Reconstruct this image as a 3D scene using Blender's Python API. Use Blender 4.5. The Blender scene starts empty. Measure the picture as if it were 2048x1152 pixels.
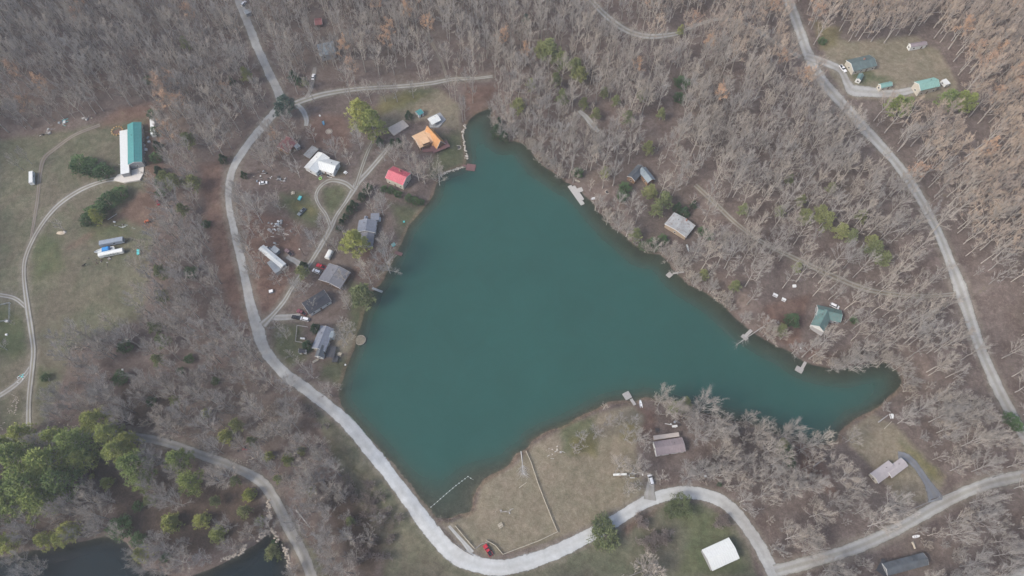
import bpy, math, random
import numpy as np
from mathutils import Vector, Matrix
R = math.radians
rng = np.random.default_rng(7); random.seed(7)
SC = bpy.context.scene
COL = SC.collection
# ------------------------------------------------------------------ camera, sky, sun, exposure
CAM_H, TILT, FPX = 330.0, R(27.0), 1366.0
cd = bpy.data.cameras.new('camera'); cam = bpy.data.objects.new('camera', cd); COL.objects.link(cam)
cam.location = (0, 0, CAM_H); cam.rotation_euler = (TILT, 0, 0)
cd.sensor_width = 36.0; cd.lens = FPX / 2048 * 36.0; cd.clip_start = 1.0; cd.clip_end = 9000
SC.camera = cam
SUN_EL, SUN_AZ = 42.0, 205.0        # azimuth of the sun measured counter-clockwise from +X
w = bpy.data.worlds.new('World'); SC.world = w; w.use_nodes = True
nt = w.node_tree; bg = nt.nodes['Background']
sky = nt.nodes.new('ShaderNodeTexSky'); sky.sky_type = 'NISHITA'; sky.sun_disc = False
sky.sun_elevation = R(SUN_EL); sky.sun_rotation = R(90 - SUN_AZ); sky.air_density = 1.0; sky.dust_density = 3.5; sky.ozone_density = 1.0
nt.links.new(sky.outputs[0], bg.inputs[0]); bg.inputs[1].default_value = 0.15
sl = bpy.data.lights.new('sun', 'SUN'); sl.energy = 1.35; sl.angle = R(16); sl.color = (1.0, 0.95, 0.88)
so = bpy.data.objects.new('sun', sl); COL.objects.link(so)
sd = Vector((math.cos(R(SUN_EL)) * math.cos(R(SUN_AZ)), math.cos(R(SUN_EL)) * math.sin(R(SUN_AZ)), math.sin(R(SUN_EL))))
so.rotation_euler = sd.to_track_quat('Z', 'Y').to_euler(); so.location = (0, 0, 400)
SC.view_settings.view_transform = 'Standard'; SC.view_settings.look = 'None'
SC.view_settings.gamma = 1.0; SC.view_settings.use_curve_mapping = False; SC.view_settings.exposure = 0.74
SC.render.engine = 'CYCLES'
cy = SC.cycles; cy.max_bounces = 5; cy.diffuse_bounces = 3; cy.glossy_bounces = 2; cy.transparent_max_bounces = 6
cy.caustics_reflective = False; cy.caustics_refractive = False
cy.use_denoising = True; cy.use_adaptive_sampling = False

# ------------------------------------------------------------------ picture <-> ground
ct, st = math.cos(TILT), math.sin(TILT)
def ray(px, py):
    x = (px - 1024) / FPX; y = -(py - 576) / FPX
    return np.array((x, y * ct + st, y * st - ct))          # world direction
def on_plane(px, py, z):
    d = ray(px, py); k = (z - CAM_H) / d[2]
    return np.array((d[0] * k, d[1] * k, z))
def project(P):
    P = np.asarray(P, float); x = P[..., 0]; y = P[..., 1]; z = P[..., 2] - CAM_H
    yc = y * ct + z * st; zc = -(y * -st + z * ct)
    return np.stack((1024 + FPX * x / zc, 576 - FPX * yc / zc), -1)

def sdf(P, poly):
    """signed distance of points P (n,2) to a closed polygon, negative inside"""
    poly = np.asarray(poly, float); A = poly; B = np.roll(poly, -1, 0)
    d2 = np.full(len(P), 1e18); ins = np.zeros(len(P), bool)
    x, y = P[:, 0], P[:, 1]
    for a, b in zip(A, B):
        e = b - a; L = max(e @ e, 1e-9)
        t = np.clip(((x - a[0]) * e[0] + (y - a[1]) * e[1]) / L, 0, 1)
        d2 = np.minimum(d2, (x - a[0] - t * e[0]) ** 2 + (y - a[1] - t * e[1]) ** 2)
        c = (a[1] > y) != (b[1] > y)
        if abs(e[1]) > 1e-12:
            ins ^= c & (x < a[0] + (y - a[1]) / e[1] * e[0])
    return np.where(ins, -1, 1) * np.sqrt(d2)
def dist_line(P, line):
    line = np.asarray(line, float); d2 = np.full(len(P), 1e18); x, y = P[:, 0], P[:, 1]
    for a, b in zip(line[:-1], line[1:]):
        e = b - a; L = max(e @ e, 1e-9)
        t = np.clip(((x - a[0]) * e[0] + (y - a[1]) * e[1]) / L, 0, 1)
        d2 = np.minimum(d2, (x - a[0] - t * e[0]) ** 2 + (y - a[1] - t * e[1]) ** 2)
    return np.sqrt(d2)
def smooth(t): t = np.clip(t, 0, 1); return t * t * (3 - 2 * t)
def spline(pts, step=None, n=8):
    p = np.asarray(pts, float); p = np.vstack((2 * p[0] - p[1], p, 2 * p[-1] - p[-2])); out = []
    for i in range(1, len(p) - 2):
        t = np.linspace(0, 1, n, endpoint=False)[:, None]; a, b, c, d = p[i - 1:i + 3]
        out.append(.5 * (2 * b + (c - a) * t + (2 * a - 5 * b + 4 * c - d) * t ** 2 + (3 * b - a - 3 * c + d) * t ** 3))
    return np.vstack(out + [p[-2][None]])

LAKE_PX = [(985,213),(970,220),(955,228),(940,238),(930,250),(925,267),(929,293),(934,317),(929,330),(912,337),(895,343),(877,352),(872,368),(868,386),(862,399),(845,417),(828,440),(812,461),(802,487),(795,500),(785,524),(765,561),(744,585),(741,600),(732,614),(725,630),(720,655),(716,668),
 (709,694),(699,717),(690,742),(682,768),(679,788),(682,811),(696,829),(712,848),(752,891),(799,945),(832,985),(859,1018),(875,1034),(905,1035),(917,1030),(939,1029),(946,1013),(942,998),(952,978),(969,961),(999,943),(1022,928),(1032,911),(1056,898),(1061,881),(1091,865),(1134,848),(1184,821),(1217,806),(1251,800),(1271,803),(1291,796),
 (1315,800),(1350,812),(1390,824),(1430,832),(1470,842),(1500,850),(1535,862),(1563,872),(1599,885),(1626,893),(1659,889),(1676,884),(1683,862),(1703,841),(1736,828),(1763,808),(1789,785),(1802,764),(1795,742),(1772,727),(1740,724),(1710,730),(1685,737),(1657,735),(1633,732),(1612,725),(1594,716),(1571,699),(1534,681),(1516,670),(1500,660),(1477,643),(1456,622),(1430,599),(1404,583),(1375,566),(1355,548),
 (1340,528),(1321,508),(1294,506),(1281,502),(1267,490),(1256,478),(1244,469),(1230,458),(1217,443),(1200,425),(1185,405),(1171,390),(1150,371),(1135,365),(1114,352),(1100,341),(1084,332),(1067,311),(1051,289),(1031,281),(1008,283),(994,272),(986,250),(984,230)]
POND_PX = [(-80,1116),(20,1112),(70,1100),(120,1092),(167,1079),(213,1072),(255,1082),(275,1110),(290,1138),(335,1152),(380,1150),(411,1143),(427,1134),(455,1119),(483,1108),(499,1094),(516,1083),(536,1066),(546,1066),(553,1081),(566,1087),(572,1116),(577,1134),(581,1160),(590,1230),(-80,1260)]
POND_Z = -8.0
LAKE = np.array([on_plane(x, y, 0)[:2] for x, y in LAKE_PX])
POND = np.array([on_plane(x, y, POND_Z)[:2] for x, y in POND_PX])
CTRL = [(985,150,6),(900,190,3),(800,200,4),(700,230,4),(600,300,5),(560,200,8),(480,60,13),(700,60,13),(900,50,13),(1100,40,15),(1300,60,20),(1300,200,13),(1150,180,8),(1500,100,22),(1700,60,27),(1720,130,26),(1850,150,27),(2000,100,30),(2000,300,28),(1800,300,25),(1600,250,20),(1450,330,15),(1270,350,6),(1150,330,2),(1360,460,3),
 (1550,450,13),(1700,450,19),(1880,470,22),(2020,500,25),(1650,640,3),(1750,650,7),(1850,680,10),(1980,740,13),(2040,850,13),(1850,850,5),(1783,935,4),(1880,990,5.5),(2040,955,9),(1700,1090,5),(1800,1130,4),(2000,1100,7),(1560,1140,4),(1440,1110,3),(1400,990,3),(1300,1000,3),(1335,890,2.2),(1500,930,3),(1180,950,2),(1100,1060,2.5),(1000,1132,2.2),(960,1020,1.2),
 (470,350,7),(460,420,6),(480,530,4.5),(510,640,3),(530,700,2.6),(600,760,2),(680,832,1.8),(740,900,1.8),(790,955,1.8),(832,1015,1.8),(870,1065,1.9),(910,1105,2),(640,560,3),(560,480,4),(640,350,4.5),(740,450,2),(640,690,2),(857,280,2.5),(797,360,2.5),
 (265,290,6),(100,100,26),(-60,60,34),(250,120,18),(360,200,10),(400,60,15),(60,300,7),(60,500,2),(200,500,2.5),(320,480,3),(380,450,3),(430,600,2.5),(150,650,0),(60,700,-1),(300,700,-2),(60,860,-3),(250,870,-4),(420,800,-3),(550,850,-3),(400,915,-4.5),(520,965,-5),(580,1060,-6),(620,1130,-6.5),(640,920,-4),(700,960,-4.5),(740,1060,-4),(800,1130,-2),(850,1110,-.5),
 (120,960,-6),(300,1000,-7),(420,1060,-7.2),(470,1040,-7),(200,1020,-7),(20,950,-5),(20,1060,-7)]
CXY = np.array([on_plane(x, y, z)[:2] for x, y, z in CTRL]); CZ = np.array([c[2] for c in CTRL], float)
def hills(P):
    num = np.zeros(len(P)); den = np.zeros(len(P))
    for (x, y), z in zip(CXY, CZ):
        k = 1.0 / ((P[:, 0] - x) ** 2 + (P[:, 1] - y) ** 2 + 12 ** 2) ** 1.7
        num += k * z; den += k
    h = num / den
    return h + .35 * np.sin(P[:, 0] * .11 + 1.3 * np.sin(P[:, 1] * .07)) * np.sin(P[:, 1] * .09 + .8)
def height(P):
    h = hills(P)
    wob = .8 * np.sin(P[:, 0] * .31 + P[:, 1] * .17) + .6 * np.sin(P[:, 1] * .43 - P[:, 0] * .23 + 1)
    d = sdf(P, LAKE) + wob * .55
    dp = sdf(P, POND) + wob * .5
    land = np.where(d > 0, np.minimum(.12 + .16 * d, .9), 0)
    t = smooth((d - 2.5) / 9.0)
    z = land * (1 - t) + np.maximum(h, np.where(d < 14, .35, -99)) * t
    z = np.where(d <= 0, np.maximum(.3 * d, -6) + .12 * np.clip((d + 1) , 0, 1), z)
    tp = smooth((dp - .5) / 8.0)
    zp = POND_Z + np.where(dp > 0, np.minimum(.1 + .5 * dp, 1.2), np.maximum(.5 * dp, -4))
    return zp * (1 - tp) + z * tp
def axis(a, b, step, far):
    mid = np.arange(a, b + .1, step); g = []; s = step; v = 0
    while v < far: s *= 1.45; v += s; g.append(v)
    g = np.array(g); return np.concatenate(((a - g)[::-1], mid, b + g))
GX = axis(-430, 430, 2.0, 2600); GY = axis(-40, 470, 2.0, 2600)
gx, gy = np.meshgrid(GX, GY); GP = np.stack((gx.ravel(), gy.ravel()), 1)
GZ = height(GP).reshape(gx.shape)
def ground(x, y):
    i = int(np.clip(np.searchsorted(GX, x) - 1, 0, len(GX) - 2)); j = int(np.clip(np.searchsorted(GY, y) - 1, 0, len(GY) - 2))
    u = (x - GX[i]) / (GX[i + 1] - GX[i]); v = (y - GY[j]) / (GY[j + 1] - GY[j])
    return float((GZ[j, i] * (1 - u) + GZ[j, i + 1] * u) * (1 - v) + (GZ[j + 1, i] * (1 - u) + GZ[j + 1, i + 1] * u) * v)
def surf(x, y):
    g = ground(x, y); return max(g, 0.0)
def at(px, py, h=0.0, water=False):
    """point h metres above the ground that the picture shows at (px, py)"""
    z = h
    for _ in range(14):
        p = on_plane(px, py, z); g = ground(p[0], p[1])
        if water: g = max(g, 0.0)
        z = .5 * z + .5 * (g + h)
    return on_plane(px, py, z)

# ------------------------------------------------------------------ helpers
def tag(o, label=None, cat=None, group=None, kind=None):
    if label: o['label'] = label
    if cat: o['category'] = cat
    if group: o['group'] = group
    if kind: o['kind'] = kind
    return o
def empty(name, loc, rz=0, label=None, cat=None, group=None):
    o = bpy.data.objects.new(name, None); COL.objects.link(o); o.empty_display_size = .5
    o.location = loc; o.rotation_euler = (0, 0, rz); return tag(o, label, cat, group)
class MB:
    def __init__(s): s.v = []; s.f = []
    def add(s, v, f): n = len(s.v); s.v += [tuple(map(float, p)) for p in v]; s.f += [tuple(n + i for i in q) for q in f]; return s
    def box(s, c, d, rz=0, taper=1.0, tx=None):
        x, y, z = d[0] / 2, d[1] / 2, d[2] / 2; k = taper; kx = tx if tx is not None else taper
        P = [(-x, -y, -z), (x, -y, -z), (x, y, -z), (-x, y, -z), (-x * kx, -y * k, z), (x * kx, -y * k, z), (x * kx, y * k, z), (-x * kx, y * k, z)]
        cz, sz = math.cos(rz), math.sin(rz)
        return s.add([(c[0] + p[0] * cz - p[1] * sz, c[1] + p[0] * sz + p[1] * cz, c[2] + p[2]) for p in P],
                     [(3, 2, 1, 0), (4, 5, 6, 7), (0, 1, 5, 4), (1, 2, 6, 5), (2, 3, 7, 6), (3, 0, 4, 7)])
    def prism(s, poly, z0, z1):
        n = len(poly); a = sum(poly[i][0] * poly[(i + 1) % n][1] - poly[(i + 1) % n][0] * poly[i][1] for i in range(n))
        if a < 0: poly = poly[::-1]
        return s.add([(x, y, z0) for x, y in poly] + [(x, y, z1) for x, y in poly],
                     [tuple(range(n))[::-1], tuple(range(n, 2 * n))] + [(i, (i + 1) % n, n + (i + 1) % n, n + i) for i in range(n)])
    def extrude_y(s, prof, y0, y1, k=1.0, cz=0):
        """side profile (x,z), extruded across y"""
        n = len(prof); a = sum(prof[i][0] * prof[(i + 1) % n][1] - prof[(i + 1) % n][0] * prof[i][1] for i in range(n))
        if a < 0: prof = prof[::-1]
        return s.add([(x, y0, z) for x, z in prof] + [(x, y1, z) for x, z in prof],
                     [tuple(range(n)), tuple(range(n, 2 * n))[::-1]] + [((i + 1) % n, i, n + i, n + (i + 1) % n) for i in range(n)])
    def tube(s, pts, rad, n=6, cap=True):
        pts = [Vector(p) for p in pts]; base = len(s.v); rings = []
        for i, p in enumerate(pts):
            d = (pts[min(i + 1, len(pts) - 1)] - pts[max(i - 1, 0)]).normalized()
            u = d.cross(Vector((0, 0, 1)) if abs(d.z) < .9 else Vector((1, 0, 0))).normalized(); v = d.cross(u)
            r = rad[i] if hasattr(rad, '__len__') else rad
            for k in range(n):
                a = 2 * math.pi * k / n; q = p + u * (r * math.cos(a)) + v * (r * math.sin(a)); s.v.append((q.x, q.y, q.z))
        for i in range(len(pts) - 1):
            for k in range(n):
                a = base + i * n + k; b = base + i * n + (k + 1) % n
                s.f.append((a, b, b + n, a + n))
        if cap:
            s.f.append(tuple(base + k for k in range(n))[::-1]); s.f.append(tuple(base + (len(pts) - 1) * n + k for k in range(n)))
        return s
    def blob(s, c, d, seed=0, n=8, m=5):
        r = random.Random(seed); V = [(c[0], c[1], c[2] - d[2] / 2)]
        for j in range(1, m):
            th = math.pi * j / m
            for i in range(n):
                a = 2 * math.pi * i / n; k = r.uniform(.82, 1.12)
                V.append((c[0] + d[0] / 2 * math.sin(th) * math.cos(a) * k, c[1] + d[1] / 2 * math.sin(th) * math.sin(a) * k, c[2] - d[2] / 2 * math.cos(th) * r.uniform(.9, 1.08)))
        V.append((c[0], c[1], c[2] + d[2] / 2)); F = []
        for i in range(n): F.append((0, 1 + (i + 1) % n, 1 + i)); F.append((len(V) - 1, 1 + (m - 2) * n + i, 1 + (m - 2) * n + (i + 1) % n))
        for j in range(m - 2):
            for i in range(n): a = 1 + j * n; F.append((a + i, a + (i + 1) % n, a + n + (i + 1) % n, a + n + i))
        return s.add(V, F)
    def mesh(s, name, mat):
        me = bpy.data.meshes.new(name); me.from_pydata(s.v, [], s.f)
        if mat is not None: me.materials.append(mat)
        me.update(); return me
    def build(s, name, mat, parent=None):
        o = bpy.data.objects.new(name, s.mesh(name, mat)); COL.objects.link(o); o.parent = parent; return o
def copy_tree(o, parent=None):
    c = o.copy(); COL.objects.link(c); c.parent = parent
    for ch in list(o.children): copy_tree(ch, c)
    return c

# ------------------------------------------------------------------ materials
def nodes(name):
    m = bpy.data.materials.new(name); m.use_nodes = True; t = m.node_tree; return m, t, t.nodes['Principled BSDF']
def N(t, kind, **kw):
    n = t.nodes.new(kind)
    for k, v in kw.items():
        if k.startswith('i_'):
            n.inputs[k[2:].replace('_', ' ')].default_value = v
        else: setattr(n, k, v)
    return n
def mixc(t, fac, a, b, mode='MIX'):
    n = t.nodes.new('ShaderNodeMix'); n.data_type = 'RGBA'; n.blend_type = mode
    for sock, v in ((n.inputs[0], fac), (n.inputs[6], a), (n.inputs[7], b)):
        if isinstance(v, (int, float)): sock.default_value = v
        elif isinstance(v, tuple): sock.default_value = (*v, 1) if len(v) == 3 else v
        else: t.links.new(v, sock)
    return n.outputs[2]
def mathn(t, op, a, b=0.0, clamp=False):
    n = t.nodes.new('ShaderNodeMath'); n.operation = op; n.use_clamp = clamp
    for i, v in enumerate((a, b)):
        if isinstance(v, (int, float)): n.inputs[i].default_value = v
        else: t.links.new(v, n.inputs[i])
    return n.outputs[0]
def noise(t, scale, detail=3, rough=.6, coord=None, dist=0):
    n = N(t, 'ShaderNodeTexNoise'); n.inputs['Scale'].default_value = scale; n.inputs['Detail'].default_value = detail
    n.inputs['Roughness'].default_value = rough; n.inputs['Distortion'].default_value = dist
    if coord is not None: t.links.new(coord, n.inputs['Vector'])
    return n.outputs['Fac']
def ramp(t, fac, lo, hi):
    n = N(t, 'ShaderNodeMapRange'); n.inputs[1].default_value = lo; n.inputs[2].default_value = hi
    t.links.new(fac, n.inputs[0]); return n.outputs[0]
def paint(name, rgb, rough=.6, vary=.25, scale=.8, dirt=(.12, .10, .08), dirt_amt=.25, metal=0):
    m, t, p = nodes(name); tc = N(t, 'ShaderNodeTexCoord')
    a = noise(t, scale, 4, .65, tc.outputs['Object']); b = noise(t, scale * 4, 3, .7, tc.outputs['Object'])
    c = mixc(t, ramp(t, a, .3, .7), tuple(v * (1 - vary) for v in rgb), tuple(min(1, v * (1 + vary)) for v in rgb))
    c = mixc(t, mathn(t, 'MULTIPLY', ramp(t, b, .45, .75), dirt_amt, True), c, dirt)
    g_ = noise(t, 5.0, 2, .8, tc.outputs['Object']); c = mixc(t, ramp(t, g_, .35, .65), mixc(t, 1.0, c, (1 - .35 * vary - .06,) * 3, 'MULTIPLY'), c)
    t.links.new(c, p.inputs['Base Color']); p.inputs['Roughness'].default_value = rough; p.inputs['Metallic'].default_value = metal
    return m
def plain(name, rgb, rough=.5, **k): return paint(name, rgb, rough, .08, 1.5, dirt_amt=.08, **k)
M = {}
for n_, c_, k_ in [
    ('teal_metal', (.055, .25, .25), dict(rough=.5, vary=.10)), ('white_metal', (.66, .68, .66), dict(rough=.5, vary=.05, dirt=(.35, .33, .28), dirt_amt=.35)),
    ('grey_metal', (.30, .33, .35), dict(rough=.5, vary=.15)), ('rusty_metal', (.27, .29, .29), dict(rough=.6, vary=.2, dirt=(.14, .07, .05), dirt_amt=.8, scale=.35)),
    ('red_metal', (.50, .10, .13), dict(rough=.55, vary=.18, scale=.3, dirt=(.55, .25, .28), dirt_amt=.3)), ('red_roof', (.25, .09, .085), dict(vary=.2)),
    ('slate_shingle', (.17, .19, .23), dict(rough=.9, vary=.15)), ('dark_shingle', (.030, .036, .050), dict(rough=.85, vary=.3)), ('charcoal_shingle', (.085, .10, .115), dict(rough=.85, vary=.35, scale=.25)),
    ('warm_grey_shingle', (.16, .165, .185), dict(rough=.9, vary=.15)), ('mauve_metal', (.25, .21, .22), dict(rough=.6, vary=.1)), ('pale_mauve', (.40, .365, .365), dict(rough=.7, vary=.08)), ('tan_metal', (.42, .37, .33), dict(rough=.7, vary=.08)),
    ('orange_roof', (.50, .25, .10), dict(rough=.7, vary=.12)), ('apricot_roof', (.66, .43, .25), dict(rough=.7, vary=.1)), ('green_metal', (.10, .20, .19), dict(rough=.55, vary=.25, scale=.3, dirt=(.16, .10, .085), dirt_amt=.75)),
    ('pale_green_metal', (.20, .37, .33), dict(rough=.55, vary=.12)), ('mossy_green_shingle', (.10, .14, .135), dict(vary=.3, scale=.4)), ('blotchy_roof', (.36, .38, .39), dict(rough=.8, vary=.3, scale=.13, dirt=(.17, .13, .11), dirt_amt=1.0)),
    ('bluegrey_shingle', (.21, .26, .29), dict(rough=.8, vary=.25, scale=.4)), ('white_siding', (.62, .63, .61), dict(rough=.7, vary=.05)), ('cream_siding', (.48, .45, .38), dict(vary=.08)), ('tan_siding', (.34, .27, .20), dict(vary=.1)), ('brown_siding', (.13, .085, .06), dict(vary=.15)), ('grey_siding', (.28, .29, .30), dict(vary=.1)), ('log_siding', (.22, .13, .075), dict(vary=.15)),
    ('redwood_deck', (.17, .085, .085), dict(rough=.8, vary=.15)), ('grey_wood', (.36, .345, .33), dict(rough=.9, vary=.2, scale=2)), ('dark_wood', (.10, .075, .06), dict(rough=.9, vary=.25, scale=2)), ('pale_wood', (.42, .38, .30), dict(rough=.9, vary=.15, scale=2)), ('black_deck', (.045, .05, .062), dict(vary=.3, scale=2)),
    ('concrete', (.54, .47, .40), dict(rough=.9, vary=.1)), ('pale_concrete', (.60, .57, .52), dict(rough=.9, vary=.08)), ('stone', (.33, .29, .24), dict(rough=.9, vary=.3, scale=1.5)), ('pale_stone', (.48, .44, .38), dict(rough=.9, vary=.3, scale=1.5)),
    ('trim_white', (.72, .73, .72), dict(vary=.04)), ('hay', (.45, .29, .12), dict(rough=.95, vary=.3, scale=2)), ('soil', (.13, .08, .06), dict(rough=.95, vary=.3, scale=1)), ('dry_turf', (.21, .185, .135), dict(rough=.95, vary=.3, scale=1.5)), ('sand', (.50, .42, .32), dict(rough=.95, vary=.15, scale=2)),
    ('tyre', (.02, .02, .022), dict(rough=.9, vary=.1)), ('steel', (.35, .36, .37), dict(rough=.4, vary=.1, metal=.6)), ('black_iron', (.03, .03, .032), dict(vary=.2)), ('blue_tarp', (.02, .24, .58), dict(rough=.45, vary=.2, scale=1)), ('cyan_plastic', (.10, .52, .52), dict(rough=.4)), ('blue_plastic', (.05, .30, .50), dict(rough=.4)), ('lime_plastic', (.30, .62, .12), dict(rough=.4)), ('orange_paint', (.50, .13, .05), dict(rough=.5)), ('red_plastic', (.5, .05, .06), dict(rough=.4)),
    ('car_white', (.72, .73, .74), dict(rough=.25, vary=.02, dirt_amt=.05)), ('car_black', (.012, .014, .018), dict(rough=.2, vary=.05, dirt_amt=.05)), ('car_red', (.42, .02, .035), dict(rough=.25, vary=.05, dirt_amt=.06)), ('car_maroon', (.16, .03, .045), dict(rough=.35, vary=.1, dirt=(.4, .33, .33), dirt_amt=.3)), ('car_grey', (.16, .19, .21), dict(rough=.3, vary=.05)), ('car_navy', (.03, .05, .08), dict(rough=.3)), ('car_silver', (.42, .44, .46), dict(rough=.3)), ('car_rust', (.20, .13, .14), dict(rough=.6, vary=.3, scale=2)),
    ('lamp_white', (.8, .8, .76), {}), ('chimney_brick', (.30, .15, .11), dict(vary=.2)), ('grey_trailer', (.25, .29, .34), dict(rough=.5, vary=.1)), ('bleached_wood', (.45, .44, .42), dict(rough=.9, vary=.15, scale=2)), ('ink', (.05, .10, .09), {}), ('pelt', (.02, .016, .014), dict(rough=.9))]:
    M[n_] = paint(n_, c_, **{**dict(rough=.6, vary=.1), **k_})
def glass_mat():
    m, t, p = nodes('dark_glass'); p.inputs['Base Color'].default_value = (.02, .025, .03, 1); p.inputs['Roughness'].default_value = .08; return m
M['glass'] = glass_mat()
def tree_mat(name, rgb, rgb2, rough=.85, hue=.0):
    m, t, p = nodes(name); oi = N(t, 'ShaderNodeObjectInfo'); g = N(t, 'ShaderNodeNewGeometry')
    c = mixc(t, oi.outputs['Random'], rgb, rgb2)
    rj = mathn(t, 'FRACT', mathn(t, 'MULTIPLY', oi.outputs['Random'], 37.3)); c = mixc(t, mathn(t, 'MULTIPLY', rj, .30), c, mixc(t, 1.0, c, (.45, .45, .46), 'MULTIPLY'))
    nz = noise(t, .55, 2, .6, g.outputs['Position'])
    c = mixc(t, ramp(t, nz, .3, .7), mixc(t, 1.0, c, (.72, .72, .74), 'MULTIPLY'), c)
    t.links.new(c, p.inputs['Base Color']); p.inputs['Roughness'].default_value = rough
    p.inputs['Specular IOR Level'].default_value = .2
    return m
M['bark'] = tree_mat('bark', (.46, .42, .365), (.35, .33, .305))
M['twig'] = tree_mat('twig', (.47, .415, .345), (.37, .355, .335))
M['pale_bark'] = tree_mat('pale_bark', (.52, .50, .465), (.42, .40, .375))
M['sun_tint_twig'] = tree_mat('sun_tint_twig', (.58, .455, .34), (.45, .38, .32))  # warm dusk light on the treetops, painted as twig colour
M['sun_tint_leaf'] = tree_mat('sun_tint_leaf', (.62, .40, .25), (.52, .36, .26))  # low sun glow on crowns, painted as orange leaf colour
M['brown_twig'] = tree_mat('brown_twig', (.27, .22, .195), (.36, .31, .28))
M['pine_leaf'] = tree_mat('pine_leaf', (.31, .36, .11), (.20, .27, .095))
M['gold_leaf'] = tree_mat('gold_leaf', (.45, .46, .14), (.33, .38, .12))
M['cedar_leaf'] = tree_mat('cedar_leaf', (.07, .125, .06), (.05, .095, .05))
M['shrub_leaf'] = tree_mat('shrub_leaf', (.11, .185, .07), (.08, .145, .065))
M['olive_leaf'] = tree_mat('olive_leaf', (.31, .33, .13), (.22, .26, .12))
M['willow_leaf'] = tree_mat('willow_leaf', (.19, .225, .10), (.14, .175, .085))
M['blue_leaf'] = tree_mat('blue_leaf', (.11, .17, .135), (.09, .14, .11))
# ------------------------------------------------------------------ ground cover, roads (as picture polylines), ground sheet
ROADS = {   # name: (label-ish surface, [(px, py, width px)], tone)   tone 0 dull grey, 1 fresh white gravel, .5 worn, -1 dirt track
 'lake_road': [(462,-40,17),(478,5,17),(495,45,18),(516,98,18),(541,152,18),(560,192,20),(556,216,18),(533,244,16),(495,290,16),(464,342,16),(457,400,15),(470,470,16),(487,540,18),(500,605,22),(514,655,27),(532,703,25),(566,744,25),(612,778,26),(660,815,27),(700,851,29),(742,902,30),(790,962,30),(830,1016,32),(868,1068,34),(905,1106,36),(950,1128,36),(1000,1135,35),(1050,1126,33),(1120,1100,32),(1180,1070,30),(1240,1036,28),(1290,1005,27),(1340,988,27),(1390,986,28),(1440,1001,28),(1478,1034,26),(1508,1075,26),(1533,1120,27),(1552,1160,28),(1580,1230,28)],
 'hill_road': [(1562,-40,20),(1576,0,20),(1592,40,20),(1613,100,21),(1642,158,20),(1690,213,20),(1741,270,20),(1791,325,20),(1836,390,20),(1876,465,20),(1906,540,21),(1931,610,22),(1956,685,23),(1986,755,24),(2016,815,24),(2046,868,22),(2090,930,20)],
 'upper_road': [(1160,-30,11),(1182,0,12),(1216,35,12),(1255,62,12),(1298,73,12),(1345,69,10),(1362,64,7)],
 'upper_track': [(1362,64,7),(1400,48,7),(1450,38,7),(1500,52,7),(1548,84,8),(1600,115,9)],
 'county_road': [(2110,940,26),(2050,951,26),(1990,963,27),(1930,985,27),(1870,1015,27),(1800,1055,27),(1720,1092,28),(1640,1118,28),(1550,1143,28)],
 'creek_road': [(-40,884,18),(30,878,18),(100,870,18),(180,866,18),(250,870,18),(330,885,19),(400,909,20),(470,935,21),(520,962,24),(551,1002,25),(580,1060,25),(605,1108,25),(628,1165,25),(650,1220,25)],
 'farm_drive': [(250,357,14),(210,362,8),(160,381,9),(112,415,9),(77,460,9),(53,510,10),(48,550,10),(55,612,13),(62,660,13),(67,700,12),(64,740,12),(58,800,11),(57,868,14)],
 'west_spur': [(-40,583,10),(0,590,10),(30,597,10),(54,616,10)],
 'south_spur': [(66,728,9),(45,756,10),(20,778,10),(-40,815,10)],
 'cabin_lane': [(588,208,12),(618,197,12),(655,187,11),(720,178,9),(800,173,9),(860,167,9),(905,159,8),(950,157,6),(985,153,6)],
 'stub_drive': [(594,210,11),(606,222,11),(613,240,11),(612,252,8)],
 'settlement_drive': [(525,650,18),(545,630,11),(568,603,10),(586,573,9),(600,553,9),(618,530,9),(634,505,10),(650,478,11),(662,455,11),(674,430,8),(692,404,8),(707,380,13),(715,366,13),(735,345,11),(765,310,10),(783,288,8)],
 'loop_drive': [(662,455,9),(652,430,9),(638,410,8),(632,392,8),(641,373,8),(662,361,10),(690,366,11),(708,380,11)],
 'grass_track': [(712,372,9),(724,335,8),(735,305,8),(746,282,6)],
 'parking_drive': [(535,636,10),(565,635,14),(600,633,12)],
 'trailer_drive': [(604,532,14),(590,522,12),(574,513,9)],
 'lakeside_lane': [(1912,588,9),(1860,592,8),(1800,590,10),(1730,578,10),(1660,550,10),(1590,517,10),(1520,482,9),(1470,445,9),(1425,402,9),(1390,370,8)],
 'hilltop_drive': [(1612,112,15),(1650,125,15),(1680,140,14),(1694,165,16),(1706,180,22),(1740,184,20),(1790,187,15),(1842,176,14)],
 'house_drive': [(1874,1002,36),(1866,985,24),(1852,962,14),(1830,930,13),(1812,914,15),(1796,910,16)],
 'forest_patch': [(1158,222,7),(1172,234,10),(1186,252,11),(1197,264,6)],
 'car_pad': [(1299,1000,26),(1300,980,20),(1302,958,12)],
 'launch_strip': [(898,1052,6),(912,1068,7),(928,1086,9),(944,1106,14)],
 'corner_road': [(2010,1175,26),(2040,1152,26),(2090,1120,26)],
 'top_trail': [(846,60,6),(866,90,7),(884,125,6),(894,158,6)],
 'field_track': [(62,480,7),(75,400,8),(80,350,9),(88,318,10),(110,298,8),(150,270,6),(200,250,6)],
 'white_car_drive': [(612,196,8),(622,178,8),(627,155,9),(630,135,8)],
}
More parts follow.
